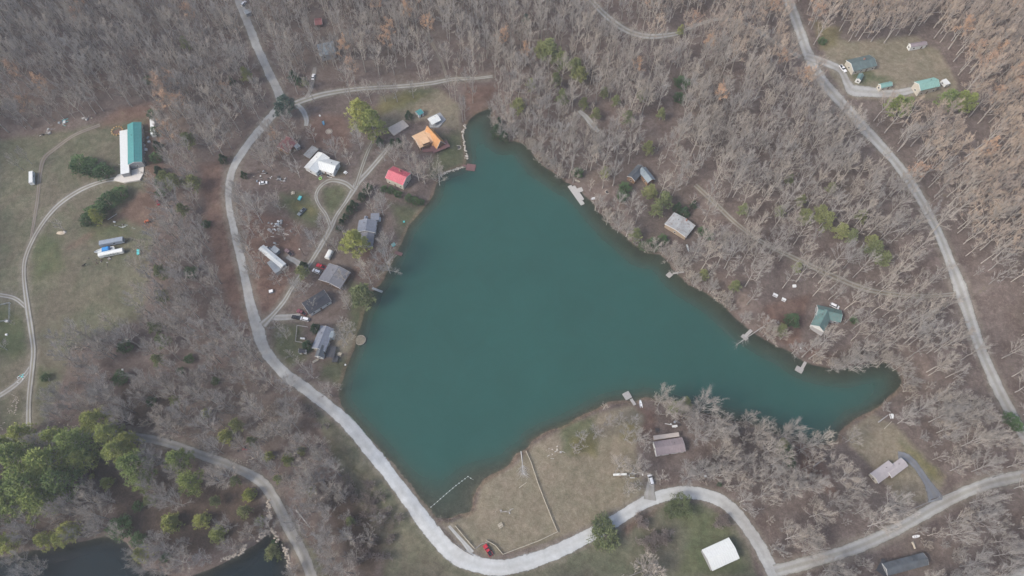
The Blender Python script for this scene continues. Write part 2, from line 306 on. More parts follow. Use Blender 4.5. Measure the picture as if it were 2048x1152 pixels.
TONE = {'lake_road': None, 'hill_road': .5, 'upper_road': .42, 'upper_track': .16, 'county_road': .42, 'creek_road': .3, 'farm_drive': .35, 'west_spur': .35, 'south_spur': .35, 'cabin_lane': .3, 'stub_drive': .5, 'settlement_drive': .38, 'loop_drive': .3, 'grass_track': .25, 'parking_drive': .35, 'trailer_drive': .3, 'lakeside_lane': .12, 'hilltop_drive': .45, 'house_drive': -.2, 'forest_patch': .35, 'car_pad': .22, 'launch_strip': .8, 'corner_road': .85, 'top_trail': .02, 'field_track': .05, 'white_car_drive': .1}
ROADW = {}                                             # world: centre points and half widths
for k, pts in ROADS.items():
    s = spline([p for p in pts], n=10); C, Wd = [], []
    P3 = [at(a, b) for a, b, _ in s]
    for i, (a, b, wpx) in enumerate(s):
        p = P3[i]; q = P3[min(i + 1, len(P3) - 1)]; o = P3[max(i - 1, 0)]
        t = (q - o)[:2]; t /= max(np.linalg.norm(t), 1e-6); nrm = np.array((-t[1], t[0]))
        e = project(np.array((p[0] + nrm[0], p[1] + nrm[1], p[2]))) - np.array((a, b))
        # px width is measured across the road in the picture
        tp = (np.array(s[min(i + 1, len(s) - 1)][:2]) - np.array(s[max(i - 1, 0)][:2])); tp /= max(np.linalg.norm(tp), 1e-6)
        per_m = abs(e[0] * -tp[1] + e[1] * tp[0])
        C.append(p[:2]); Wd.append(wpx / max(per_m, .5) / 2)
    ROADW[k] = (np.array(C), np.array(Wd) * 1.02, s)

Z_MEADOW = [[(-60,285),(60,272),(150,258),(240,235),(300,225),(312,260),(312,330),(318,400),(312,450),(300,520),(290,580),(285,640),(200,670),(140,700),(120,770),(90,850),(-60,870)],
            [(600,790),(700,870),(790,985),(850,1060),(905,1118),(990,1150),(1010,1190),(760,1190),(770,1120),(720,1060),(700,980),(660,900),(640,850)],
            [(1010,1150),(1180,1090),(1250,1050),(1320,1010),(1400,1003),(1465,1045),(1500,1100),(1525,1190),(1000,1190)]]
Z_GREEN = [[(885,270),(925,262),(930,330),(890,345),(860,352),(868,320)],[(640,370),(690,372),(702,392),(680,430),(660,440),(645,410)],[(600,380),(640,410),(640,460),(590,440),(560,410),(560,385)],[(680,720),(705,700),(695,740),(680,770),(640,755),(640,730)],
           [(545,650),(600,650),(610,720),(570,735),(545,700)],[(700,560),(745,590),(735,640),(725,690),(700,660)],[(780,405),(840,415),(800,480),(790,430)],[(1690,115),(1750,140),(1790,165),(1720,172),(1700,160)],[(830,170),(880,180),(830,210),(770,225),(780,195)],
           [(180,450),(250,440),(260,470),(190,475)],[(60,460),(120,480),(130,540),(70,560)],[(-20,600),(50,640),(55,700),(30,720),(-20,700)],[(1330,1010),(1400,1010),(1460,1060),(1500,1150),(1360,1150),(1380,1060)],[(70,730),(110,740),(100,790),(75,790)],[(580,1040),(660,1150),(640,1160),(580,1070)],[(1120,850),(1190,830),(1190,900),(1130,905)],[(1795,880),(1850,920),(1880,950),(1860,960),(1810,905)]]
Z_TAN = [[(880,1045),(915,1036),(950,1020),(965,965),(1030,930),(1062,895),(1100,868),(1190,830),(1260,808),(1290,830),(1270,900),(1290,985),(1240,1020),(1150,1065),(1040,1100),(980,1112),(930,1090)],
         [(1690,860),(1745,828),(1790,850),(1850,915),(1890,965),(1860,1000),(1800,1010),(1770,965),(1740,930),(1700,890)],[(1640,60),(1700,85),(1830,70),(1880,105),(1915,165),(1915,195),(1800,200),(1700,195),(1660,150)],
         [(690,640),(720,640),(715,690),(670,720),(660,660)],[(800,480),(830,420),(870,392),(850,425),(810,480),(795,530),(750,560)],[(760,190),(880,175),(920,215),(920,260),(850,240),(760,260)],[(690,845),(760,905),(870,1030),(855,1030),(750,915)]]
Z_EARTH = [[(240,215),(310,205),(325,250),(322,400),(310,460),(240,440),(290,380),(290,240),(180,260)],[(480,420),(600,440),(600,520),(560,600),(530,640),(505,600),(490,520)],[(400,330),(440,320),(462,500),(505,640),(515,690),(460,620),(430,520),(410,430)],[(740,480),(790,490),(760,560),(700,560)],[(600,230),(690,230),(700,300),(620,290)],
           [(1530,610),(1620,590),(1600,680),(1700,730),(1620,715),(1520,665)],[(1130,900),(1260,870),(1280,980),(1200,1010),(1130,980)],[(1580,870),(1640,910),(1680,1000),(1600,960)],[(280,380),(310,400),(230,450),(130,500),(230,430)],[(1240,1050),(1330,1005),(1300,1030),(1250,1070)],[(1260,810),(1310,820),(1310,870),(1270,860)],[(930,170),(1000,170),(960,225),(930,235)]]
Z_WET = [[(150,905),(210,920),(320,1010),(430,1060),(420,1120),(300,1080),(250,1070),(220,1000)],[(640,960),(700,980),(770,1090),(740,1160),(690,1100)],[(240,760),(360,800),(380,860),(250,850)],[(330,960),(500,970),(550,1060),(430,1090),(330,1060)]]
Z_MOSS = [[(750,215),(800,185),(860,190),(800,210),(760,235)],[(640,320),(680,325),(690,350),(650,350)],[(1630,40),(1680,60),(1670,90),(1640,100)],[(1140,880),(1190,870),(1190,915),(1150,905)],[(1790,885),(1830,905),(1890,955),(1870,960),(1800,900)],[(1240,840),(1275,840),(1270,880),(1245,880)],[(580,400),(640,420),(620,430),(580,415)]]
gpx = project(np.stack((gx.ravel(), gy.ravel(), GZ.ravel()), 1))
near = (gpx[:, 0] > -700) & (gpx[:, 0] < 2750) & (gpx[:, 1] > -500) & (gpx[:, 1] < 1700) & (GP[:, 1] > -60)
def zone(polys, soft):
    out = np.zeros(len(GP)); idx = np.where(near)[0]
    for pl in polys:
        out[idx] = np.maximum(out[idx], smooth(.5 - sdf(gpx[idx], pl) / (2 * soft)))
    return out
cov1 = np.stack((zone(Z_GREEN, 22), zone(Z_TAN, 11), zone(Z_EARTH, 16), zone(Z_MEADOW, 12)), 1)
dust = np.zeros(len(GP)); roadd = np.full(len(GP), 99.0); idx = np.where(near)[0]
for k, (C, Wd, s) in ROADW.items():
    d = dist_line(GP[idx], C[::3] if len(C) > 30 else C) - Wd.mean()
    roadd[idx] = np.minimum(roadd[idx], d)
    dust[idx] = np.maximum(dust[idx], smooth(1 - (d - .0) / 3.2) * (.75 if TONE[k] is None or TONE[k] > .2 else .35))
lake_d = sdf(GP, LAKE)
shore = np.where(near, smooth(1 - np.abs(lake_d - .2) / 2.4), 0) * np.where((gpx[:, 0] > 1000) & (gpx[:, 1] < 775), .35, 1.0)
cov2 = np.stack((dust, zone(Z_WET, 14), zone(Z_MOSS, 16), shore), 1)
def grid_mesh(name, X, Y, Z, keep=None):
    ny, nx = Z.shape; gx_, gy_ = np.meshgrid(X, Y)
    V = np.stack((gx_.ravel(), gy_.ravel(), Z.ravel()), 1)
    i, j = np.meshgrid(np.arange(nx - 1), np.arange(ny - 1)); a = (j * nx + i).ravel()
    F = np.stack((a, a + 1, a + nx + 1, a + nx), 1)
    if keep is not None: F = F[keep.ravel()]
    used = np.unique(F); remap = np.full(len(V), -1); remap[used] = np.arange(len(used))
    me = bpy.data.meshes.new(name); me.from_pydata(V[used].tolist(), [], remap[F].tolist())
    me.polygons.foreach_set('use_smooth', np.ones(len(me.polygons), bool)); me.update(); return me, used
def attr(me, name, data):
    a = me.attributes.new(name, 'FLOAT_COLOR', 'POINT'); a.data.foreach_set('color', np.ascontiguousarray(data, dtype=np.float32).ravel())
me, used = grid_mesh('ground', GX, GY, GZ)
attr(me, 'cover', cov1[used]); attr(me, 'wear', cov2[used])
bed_shade = np.where(near & (lake_d < 1.0), np.where(dist_line(GP, LAKE[79:]) < 22, 1.0, np.where((gpx[:, 0] < 900) & (gpx[:, 1] < 760), .6, .15)), 0)  # tree shade and reflections painted dark into the bed, strongest off the wooded bank
attr(me, 'bed', np.stack((bed_shade,) * 4, 1)[used])
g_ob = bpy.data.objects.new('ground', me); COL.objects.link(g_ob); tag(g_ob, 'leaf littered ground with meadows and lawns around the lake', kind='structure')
m, t, p = nodes('ground_cover'); geo = N(t, 'ShaderNodeNewGeometry'); pos = geo.outputs['Position']
A1 = N(t, 'ShaderNodeAttribute', attribute_name='cover'); A2 = N(t, 'ShaderNodeAttribute', attribute_name='wear')
def split(a):
    s = N(t, 'ShaderNodeSeparateColor'); t.links.new(a.outputs['Color'], s.inputs[0]); return s.outputs[0], s.outputs[1], s.outputs[2], a.outputs['Alpha']
c_green, c_tan, c_earth, c_mead = split(A1); c_dust, c_wet, c_moss, c_shore = split(A2)
n_big = noise(t, .018, 3, .6, pos); n_mid = noise(t, .09, 4, .65, pos, .3); n_fine = noise(t, .8, 4, .75, pos); n_grain = noise(t, 3.0, 3, .8, pos)
litter = mixc(t, ramp(t, n_mid, .32, .68), (.125, .093, .082), (.195, .16, .145))
litter = mixc(t, mathn(t, 'MULTIPLY', ramp(t, n_fine, .50, .72), .55, True), litter, (.29, .25, .225))
litter = mixc(t, mathn(t, 'MULTIPLY', ramp(t, n_big, .5, .75), .45, True), litter, (.155, .135, .10))
n_bl0 = noise(t, .25, 4, .7, pos)
def wob(chan, amt=.5):      # ragged edge
    return mathn(t, 'MULTIPLY', ramp(t, mathn(t, 'ADD', chan, mathn(t, 'MULTIPLY', mathn(t, 'SUBTRACT', mathn(t, 'ADD', mathn(t, 'MULTIPLY', n_mid, .6), mathn(t, 'MULTIPLY', n_bl0, .4)), .5), amt * 3.2)), .2, .8), 1.0, True)
mead = mixc(t, ramp(t, n_mid, .35, .65), (.118, .130, .082), (.19, .182, .128))
mead = mixc(t, mathn(t, 'MULTIPLY', ramp(t, noise(t, .035, 4, .65, pos, .5), .45, .62), .75, True), mead, (.165, .142, .108))
mead = mixc(t, mathn(t, 'MULTIPLY', ramp(t, n_fine, .45, .75), .4, True), mead, (.22, .21, .15))
earth = mixc(t, ramp(t, n_mid, .3, .7), (.135, .080, .064), (.225, .15, .118))
tan = mixc(t, ramp(t, n_mid, .3, .7), (.285, .24, .18), (.21, .195, .135))
tan = mixc(t, mathn(t, 'MULTIPLY', ramp(t, n_fine, .5, .8), .4, True), tan, (.40, .34, .26))
green = mixc(t, ramp(t, n_mid, .35, .7), (.085, .115, .055), (.15, .155, .085))
c = mixc(t, wob(c_mead), litter, mead)
c = mixc(t, mathn(t, 'MULTIPLY', wob(c_earth, .4), .85), c, earth)
c = mixc(t, wob(c_tan, .35), c, tan)
c = mixc(t, mathn(t, 'MULTIPLY', wob(c_green, .6), .85), c, green)
c = mixc(t, mathn(t, 'MULTIPLY', wob(c_moss, .5), .7), c, (.20, .175, .075))
c = mixc(t, mathn(t, 'MULTIPLY', wob(c_wet, .4), .8), c, mixc(t, ramp(t, n_fine, .3, .7), (.052, .038, .030), (.115, .085, .065)))
c = mixc(t, mathn(t, 'MULTIPLY', wob(c_shore, .6), .55), c, mixc(t, ramp(t, n_fine, .35, .65), (.13, .085, .055), (.28, .21, .14)))
c = mixc(t, mathn(t, 'MULTIPLY', wob(c_dust, .5), .6), c, (.27, .245, .20))
c = mixc(t, ramp(t, n_grain, .35, .68), mixc(t, 1.0, c, (.62, .61, .60), 'MULTIPLY'), c)
n_bl = noise(t, .32, 4, .75, pos, .4); c = mixc(t, ramp(t, n_bl, .36, .60), mixc(t, 1.0, c, (.70, .69, .66), 'MULTIPLY'), c); c = mixc(t, mathn(t, 'MULTIPLY', ramp(t, n_bl, .58, .72), .5, True), c, mixc(t, 1.0, c, (1.35, 1.33, 1.30), 'MULTIPLY'))
sz = N(t, 'ShaderNodeSeparateXYZ'); t.links.new(pos, sz.inputs[0])
c = mixc(t, mathn(t, 'MULTIPLY', mathn(t, 'MULTIPLY', N(t, 'ShaderNodeAttribute', attribute_name='bed').outputs['Fac'], ramp(t, sz.outputs[2], .15, -.15)), .9, True), c, mixc(t, ramp(t, n_mid, .4, .6), (.012, .014, .011), (.035, .036, .024)))  # painted shore shade: bed colour darkened below the waterline
t.links.new(c, p.inputs['Base Color']); p.inputs['Roughness'].default_value = .95; p.inputs['Specular IOR Level'].default_value = .1
bmp = N(t, 'ShaderNodeBump'); bmp.inputs['Strength'].default_value = .6; bmp.inputs['Distance'].default_value = .5
t.links.new(n_fine, bmp.inputs['Height']); t.links.new(bmp.outputs[0], p.inputs['Normal'])
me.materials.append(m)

# ------------------------------------------------------------------ water
SHOAL = on_plane(938, 1005, 0)[:2]
def water(name, label, poly, z, deep, shallow, k):
    lo, hi = poly.min(0) - 6, poly.max(0) + 6
    X = np.arange(max(lo[0], -460), min(hi[0], 460), 3.0); Y = np.arange(max(lo[1], -60), hi[1], 3.0)
    x_, y_ = np.meshgrid(X, Y); P = np.stack((x_.ravel(), y_.ravel()), 1)
    d = sdf(P, poly).reshape(x_.shape); kp = d < 6
    keep = kp[:-1, :-1] & kp[1:, :-1] & kp[:-1, 1:] & kp[1:, 1:]
    wm, us = grid_mesh(name, X, Y, np.full(x_.shape, z), keep)
    dp_ = np.hypot(P[us, 0] - SHOAL[0], P[us, 1] - SHOAL[1]); depth = np.clip(-d.ravel()[us] * .3, 0, 10) * (.22 + .78 * smooth((dp_ - 8) / 26))
    depth *= 1 - .62 * smooth(1 - (dist_line(P[us], LAKE[79:]) - 6) / 14)  # water kept thin here so the painted shade on the bed shows
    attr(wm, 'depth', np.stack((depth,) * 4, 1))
    o = bpy.data.objects.new(name, wm); COL.objects.link(o); tag(o, label, kind='structure')
    m, t, p = nodes(name + '_water'); a = N(t, 'ShaderNodeAttribute', attribute_name='depth'); g = N(t, 'ShaderNodeNewGeometry')
    e = mathn(t, 'SUBTRACT', 1.0, mathn(t, 'POWER', 2.718, mathn(t, 'MULTIPLY', a.outputs['Fac'], -k)), True)
    nz = noise(t, .012, 2, .5, g.outputs['Position'])
    col = mixc(t, ramp(t, nz, .35, .65), deep, tuple(v * 1.10 for v in deep))
    nv = noise(t, .05, 5, .7, g.outputs['Position'], 1.0); col = mixc(t, ramp(t, nv, .35, .65), mixc(t, 1.0, col, (.90, .91, .90), 'MULTIPLY'), col)
    nr = noise(t, 1.6, 2, .8, g.outputs['Position']); col = mixc(t, ramp(t, nr, .35, .65), mixc(t, 1.0, col, (.88, .90, .90), 'MULTIPLY'), col)
    col = mixc(t, mathn(t, 'POWER', e, 2.0), shallow, col)
    t.links.new(col, p.inputs['Base Color']); p.inputs['Roughness'].default_value = .05; p.inputs['IOR'].default_value = 1.33
    mp = N(t, 'ShaderNodeMapping'); mp.inputs['Scale'].default_value = (.02, .09, 1); mp.inputs['Rotation'].default_value = (0, 0, .5); t.links.new(g.outputs['Position'], mp.inputs[0]); st_ = noise(t, 1.0, 3, .6, mp.outputs[0], .5); t.links.new(mathn(t, 'MULTIPLY', ramp(t, st_, .4, .7), .22), p.inputs['Roughness'])
    b = N(t, 'ShaderNodeBump'); b.inputs['Strength'].default_value = .05; b.inputs['Distance'].default_value = .15
    t.links.new(noise(t, .9, 3, .6, g.outputs['Position']), b.inputs['Height']); t.links.new(b.outputs[0], p.inputs['Normal'])
    tr = N(t, 'ShaderNodeBsdfTransparent'); tr.inputs[0].default_value = (.8, .9, .85, 1); p.inputs['Specular IOR Level'].default_value = .5 if name == 'lake' else .25; mx = N(t, 'ShaderNodeMixShader'); out = t.nodes['Material Output']
    t.links.new(mathn(t, 'ADD', mathn(t, 'MULTIPLY', e, .85), .15), mx.inputs[0]); t.links.new(tr.outputs[0], mx.inputs[1]); t.links.new(p.outputs[0], mx.inputs[2]); t.links.new(mx.outputs[0], out.inputs[0])
    wm.materials.append(m)
water('lake', 'still teal green lake in the middle of the woods', LAKE, 0.0, (.019, .073, .060), (.060, .075, .052), 1.1)
water('pond', 'dark still pond at the foot of the dam', POND, POND_Z, (.004, .012, .016), (.015, .018, .015), 1.6)

# ------------------------------------------------------------------ roads
def road_mat():
    m, t, p = nodes('gravel'); g = N(t, 'ShaderNodeNewGeometry'); a = N(t, 'ShaderNodeAttribute', attribute_name='lane')
    s = N(t, 'ShaderNodeSeparateColor'); t.links.new(a.outputs['Color'], s.inputs[0]); u, tone, ctr = s.outputs[0], s.outputs[1], s.outputs[2]
    n1 = noise(t, .25, 4, .7, g.outputs['Position']); n2 = noise(t, 2.2, 3, .8, g.outputs['Position'])
    dull = mixc(t, ramp(t, n1, .3, .7), (.20, .19, .172), (.295, .287, .268)); fresh = mixc(t, ramp(t, n1, .3, .7), (.40, .415, .41), (.53, .545, .54))
    asph = mixc(t, ramp(t, n1, .3, .7), (.14, .155, .18), (.20, .215, .24))
    c = mixc(t, ramp(t, tone, .0, 1.0), dull, fresh)
    c = mixc(t, mathn(t, 'MULTIPLY', ramp(t, tone, .2, .0), .75, True), c, mixc(t, ramp(t, n2, .35, .65), (.13, .10, .09), (.24, .205, .185)))
    c = mixc(t, ramp(t, tone, -.05, -.2), c, asph)
    # wheel tracks paler, crown and edges with grass and leaves
    dist = mathn(t, 'ABSOLUTE', mathn(t, 'SUBTRACT', mathn(t, 'ABSOLUTE', u), .48))
    off = mathn(t, 'MULTIPLY', mathn(t, 'MULTIPLY', ramp(t, mathn(t, 'ADD', dist, mathn(t, 'MULTIPLY', n1, .25)), .22, .50), ctr), .9, True)
    c = mixc(t, off, c, mixc(t, ramp(t, n1, .35, .65), (.145, .12, .085), (.18, .165, .10)))
    c = mixc(t, mathn(t, 'MULTIPLY', ramp(t, n2, .4, .75), .3, True), c, mixc(t, 1.0, c, (.62, .62, .62), 'MULTIPLY'))
    n3 = noise(t, .06, 3, .6, g.outputs['Position']); c = mixc(t, mathn(t, 'MULTIPLY', ramp(t, n3, .42, .65), .5, True), c, mixc(t, 1.0, c, (.66, .62, .58), 'MULTIPLY'))
    t.links.new(c, p.inputs['Base Color']); p.inputs['Roughness'].default_value = .95; p.inputs['Specular IOR Level'].default_value = .1
    # ragged verge: loose gravel thins out into the grass
    edge = mathn(t, 'SUBTRACT', mathn(t, 'ADD', .50, mathn(t, 'ADD', mathn(t, 'MULTIPLY', n1, .5), mathn(t, 'MULTIPLY', n2, .3))), mathn(t, 'ABSOLUTE', u))
    tr = N(t, 'ShaderNodeBsdfTransparent'); mx = N(t, 'ShaderNodeMixShader'); t.links.new(ramp(t, edge, -.06, .06), mx.inputs[0]); t.links.new(tr.outputs[0], mx.inputs[1]); t.links.new(p.outputs[0], mx.inputs[2]); t.links.new(mx.outputs[0], t.nodes['Material Output'].inputs[0])
    return m
GRAVEL = road_mat()
TRACKY = {'hilltop_drive': .3, 'farm_drive': .9, 'west_spur': .9, 'south_spur': .7, 'cabin_lane': .8, 'settlement_drive': .75, 'loop_drive': .9, 'grass_track': 1.0, 'lakeside_lane': 1.0, 'upper_road': .7, 'field_track': .9, 'hill_road': .4, 'top_trail': .9, 'county_road': .4, 'creek_road': .3, 'lake_road': .12}
RLAB = {'lake_road': 'gravel road running along the lake dam and shore', 'hill_road': 'straight gravel road through the sun tinted woods on the hill', 'upper_road': 'narrow gravel road curving through the upper woods', 'county_road': 'pale gravel road below the mauve roofed house', 'creek_road': 'grey road past the pines and dark pond', 'farm_drive': 'two track gravel farm drive through the meadow', 'house_drive': 'blue grey asphalt drive to the mauve roofed house', 'lakeside_lane': 'leaf covered lane through the woods above the lake'}
for ri, (k, (C, Wd, s)) in enumerate(ROADW.items()):
    seg = np.concatenate(((0,), np.cumsum(np.linalg.norm(np.diff(C, axis=0), axis=1)))); n = max(4, int(seg[-1] / 1.2))
    q = np.linspace(0, seg[-1], n); cx = np.interp(q, seg, C[:, 0]); cyy = np.interp(q, seg, C[:, 1]); hw = np.interp(q, seg, Wd)
    sx = np.interp(q, seg, s[:, 0]); sy = np.interp(q, seg, s[:, 1])
    tx = np.gradient(cx); ty = np.gradient(cyy); L = np.hypot(tx, ty); nx_, ny_ = -ty / L, tx / L
    U = np.linspace(-1, 1, 9); V = []; lane = []
    jl = np.convolve(rng.normal(0, 1, n + 6), np.ones(7) / 7, 'valid'); jr = np.convolve(rng.normal(0, 1, n + 6), np.ones(7) / 7, 'valid')
    for i in range(n):
        if k == 'lake_road':
            tone = float(np.interp(sy[i], [600, 700, 830, 900], [.46, .5, .88, 1.0])) if sx[i] < 900 else float(np.interp(sx[i], [1000, 1230, 1400, 1500, 1560], [1.0, .95, .8, .62, .55]))
        else: tone = TONE[k]
        for u in U:
            e = hw[i] * (1 + .5 * max(0, abs(u) - .7) * ((jl if u < 0 else jr)[i]))
            x = cx[i] + nx_[i] * u * e; y = cyy[i] + ny_[i] * u * e
            V.append((x, y, max(ground(x, y), -50) + .10 + .012 * (ri % 7) + .03 * (1 - u * u))); lane.append((u, tone, TRACKY.get(k, .25), 1))
    F = [(i * 9 + j, i * 9 + j + 1, i * 9 + j + 10, i * 9 + j + 9) for i in range(n - 1) for j in range(8)]
    F = [f[::-1] for f in F]
    me = bpy.data.meshes.new(k); me.from_pydata(V, [], F); me.update(); attr(me, 'lane', np.array(lane)); me.materials.append(GRAVEL)
    o = bpy.data.objects.new(k, me); COL.objects.link(o); tag(o, RLAB.get(k), kind='structure')
def patch(name, pxs, mat, dz=.2, label=None):
    P = [at(*q) for q in pxs]; c = np.mean(P, 0); z = max(ground(q[0], q[1]) for q in P) + dz
    b = MB().prism([(q[0], q[1]) for q in P], z - 1.2, z); o = b.build(name, mat); tag(o, label, kind='structure'); return o
patch('barn_apron', [(236,350),(258,342),(288,334),(288,348),(281,362),(250,367),(228,362)], M['pale_concrete'], .22)
patch('concrete_pad', [(774,257),(806,240),(818,253),(788,272)], M['concrete'], .18, 'tan concrete pad beside the big yellow green tree')
patch('carport_slab', [(857,235),(880,225),(892,240),(878,256),(860,256)], M['grey_siding'], .12)
# ------------------------------------------------------------------ buildings
FOOT = []                                     # world footprints to keep trees off: (x, y, radius)
LAND = []                                     # landmarks for telling trees apart: (phrase, px, py)
def frame(A, B, C, h, water=False):
    c0 = at((A[0] + C[0]) / 2, (A[1] + C[1]) / 2, h, water); z = c0[2]
    a, b, c = (on_plane(*q, z) for q in (A, B, C)); u = (b - a)[:2]; L = np.linalg.norm(u); u /= L; v = np.array((-u[1], u[0]))
    wv = (c - b)[:2] @ v; mid = (a + c)[:2] / 2; W = abs(wv)
    mid = (a[:2] + b[:2]) / 2 + v * wv / 2
    return mid, u, L, W, z - h
def gable(root, F, eave, rise, wall, roof, over=.35, ribs=False, windows=True, kind='gable', open_sides=False, door=True, wy=None, chimney=None, sink=1.5):
    """walls, roof, windows of one wing, in the root's local axes"""
    mid, u, L, W, z0 = F; inv = root.matrix_world.inverted(); ang = math.atan2(u[1], u[0])
    T = inv @ (Matrix.Translation((mid[0], mid[1], z0)) @ Matrix.Rotation(ang, 4, 'Z'))
    def put(mb, name, mat, par=root):
        mb.v = [tuple(T @ Vector(p)) for p in mb.v]; return mb.build(name, mat, par)
    l, wd = L / 2 - over, W / 2 - over; rise = rise if kind != 'flat' else .25
    slope = rise / (W / 2)
    if open_sides:
        for sx in (-1, 0, 1):
            for sy in (-1, 1): put(MB().box((sx * (l - .1), sy * (wd - .1), (eave - 1) / 2), (.18, .18, eave + 1)), 'post', wall)
    elif kind == 'gable':
        hr = eave + rise * (wd / (W / 2)); he = eave + .0
        mb = MB(); prof = [(-wd, -sink), (wd, -sink), (wd, he), (0, hr), (-wd, he)]
        mb.add([(-l, y, z) for y, z in prof] + [(l, y, z) for y, z in prof], [(4, 3, 2, 1, 0), (5, 6, 7, 8, 9), (0, 1, 6, 5), (1, 2, 7, 6), (2, 3, 8, 7), (3, 4, 9, 8), (4, 0, 5, 9)])
        put(mb, 'wall', wall)
    else:
        put(MB().box((0, 0, (eave - sink) / 2), (2 * l, 2 * wd, eave + sink)), 'wall', wall)
    if kind == 'gable':
        th = .16; rz = eave + rise; ez = eave - 0
        for s in (-1, 1):
            a = [(-L / 2, 0, rz), (L / 2, 0, rz), (L / 2, s * W / 2, ez), (-L / 2, s * W / 2, ez)]
            V = [(x, y, z + .06) for x, y, z in a] + [(x, y, z + .06 + th) for x, y, z in a]
            f = [(0, 1, 2, 3), (7, 6, 5, 4), (1, 0, 4, 5), (2, 1, 5, 6), (3, 2, 6, 7), (0, 3, 7, 4)]
            if s < 0: f = [q[::-1] for q in f]
            rp = put(MB().add(V, [q[::-1] for q in f]), 'roof_slope', roof)
            if ribs:
                mb = MB(); n = int(L / 1.1)
                for i in range(n + 1):
                    x = -L / 2 + .1 + (L - .2) * i / n
                    mb.add([(x - .09, 0, rz + .22), (x + .09, 0, rz + .22), (x + .09, s * W / 2, ez + .22), (x - .09, s * W / 2, ez + .22), (x, 0, rz + .36), (x, s * W / 2, ez + .36)],
                           [(0, 3, 5, 4), (1, 4, 5, 2), (0, 4, 1), (3, 2, 5)])
                k = put(mb, 'standing_seam', roof, rp); tag(k, kind='stuff')
        put(MB().box((0, 0, rz + .22), (L + .02, .32, .12)), 'ridge_cap', roof)
        if windows and L > 6: put(MB().tube([(L * .18, W * .16, rz - .6), (L * .18, W * .16, rz + .5)], .14, 6), 'vent_pipe', M['black_iron'])
        for sx in (-1, 1):
            tr = MB()
            for s in (-1, 1):
                x = sx * (L / 2 + .04)
                tr.add([(x - .04, 0, rz - .12), (x + .04, 0, rz - .12), (x + .04, s * W / 2, ez - .12), (x - .04, s * W / 2, ez - .12), (x - .04, 0, rz + .2), (x + .04, 0, rz + .2), (x + .04, s * W / 2, ez + .2), (x - .04, s * W / 2, ez + .2)],
                       [(0, 1, 2, 3), (7, 6, 5, 4), (1, 0, 4, 5), (2, 1, 5, 6), (3, 2, 6, 7), (0, 3, 7, 4)])
            put(tr, 'gable_trim', M['trim_white'])
    else:
        V = [(sx * L / 2, sy * W / 2, eave + .05 + (.45 if kind == 'shed' and sy > 0 else 0)) for sx, sy in ((-1, -1), (1, -1), (1, 1), (-1, 1))]
        rp = put(MB().add(V + [(x, y, z + .18) for x, y, z in V], [(3, 2, 1, 0), (4, 5, 6, 7), (0, 1, 5, 4), (1, 2, 6, 5), (2, 3, 7, 6), (3, 0, 4, 7)]), 'roof', roof)
        if ribs:
            mb = MB(); n = int(L / 1.3)
            for i in range(n + 1):
                x = -L / 2 + .1 + (L - .2) * i / n; z = eave + .24 + (.22 if kind == 'shed' else 0)
                mb.box((x, 0, z), (.08, W, .09))
            k = put(mb, 'standing_seam', roof, rp); tag(k, kind='stuff')
    if windows and not open_sides:
        for s in (-1, 1):
            n = max(1, int(L / 3.6))
            for i in range(n):
                x = (i - (n - 1) / 2) * (2 * l / n); zc = min(1.55, eave * .55)
                if door and s == -1 and i == n // 2:
                    d = put(MB().box((x, s * (wd + .03), 1.0), (1.0, .08, 2.05)), 'door', M['brown_siding']); continue
                wf = put(MB().box((x, s * (wd + .02), zc), (1.35, .08, 1.15)), 'window', M['trim_white'])
                put(MB().box((x, s * (wd + .06), zc), (1.1, .06, .92)), 'pane', M['glass'], wf)
        for s in (-1, 1):
            wf = put(MB().box((s * (l + .02), 0, min(1.55, eave * .55)), (.08, 1.35, 1.15)), 'window', M['trim_white'])
            put(MB().box((s * (l + .06), 0, min(1.55, eave * .55)), (.06, 1.1, .92)), 'pane', M['glass'], wf)
    if chimney is not None:
        put(MB().box((chimney[0] * L, chimney[1] * W, eave + rise * .8), (.8, .8, 2.2)), 'chimney', M['chimney_brick'])
    FOOT.append((mid[0], mid[1], math.hypot(L, W) / 2))
    return T
def ridge_frame(p1, p2, hr, width):
    c = at((p1[0] + p2[0]) / 2, (p1[1] + p2[1]) / 2, hr); a = on_plane(*p1, c[2]); b = on_plane(*p2, c[2])
    u = (b - a)[:2]; L = np.linalg.norm(u); u /= L
    return (a + b)[:2] / 2, u, L, width, c[2] - hr
def house(name, label, cat, wings, short, group=None):
    F0 = None; root = None
    for wg in wings:
        k = dict(wg); A = k.pop('at'); ev = k.pop('eave'); rs = k.pop('rise', 1.5); rw = k.pop('ridge_w', None)
        F = ridge_frame(A[0], A[1], ev + rs, rw) if rw else frame(A[0], A[1], A[2], ev)
        if root is None:
            mid, u, L, W, z0 = F; root = empty(name, (mid[0], mid[1], z0), math.atan2(u[1], u[0]), label, cat, group)
            bpy.context.view_layer.update()
            q = project(np.array((mid[0], mid[1], z0))); LAND.append((short, float(q[0]), float(q[1])))
        else: F = (F[0], F[1], F[2], F[3], root.location.z)
        gable(root, F, ev, rs, M[k.pop('wall', 'white_siding')], M[k.pop('roof')], **k)
    return root
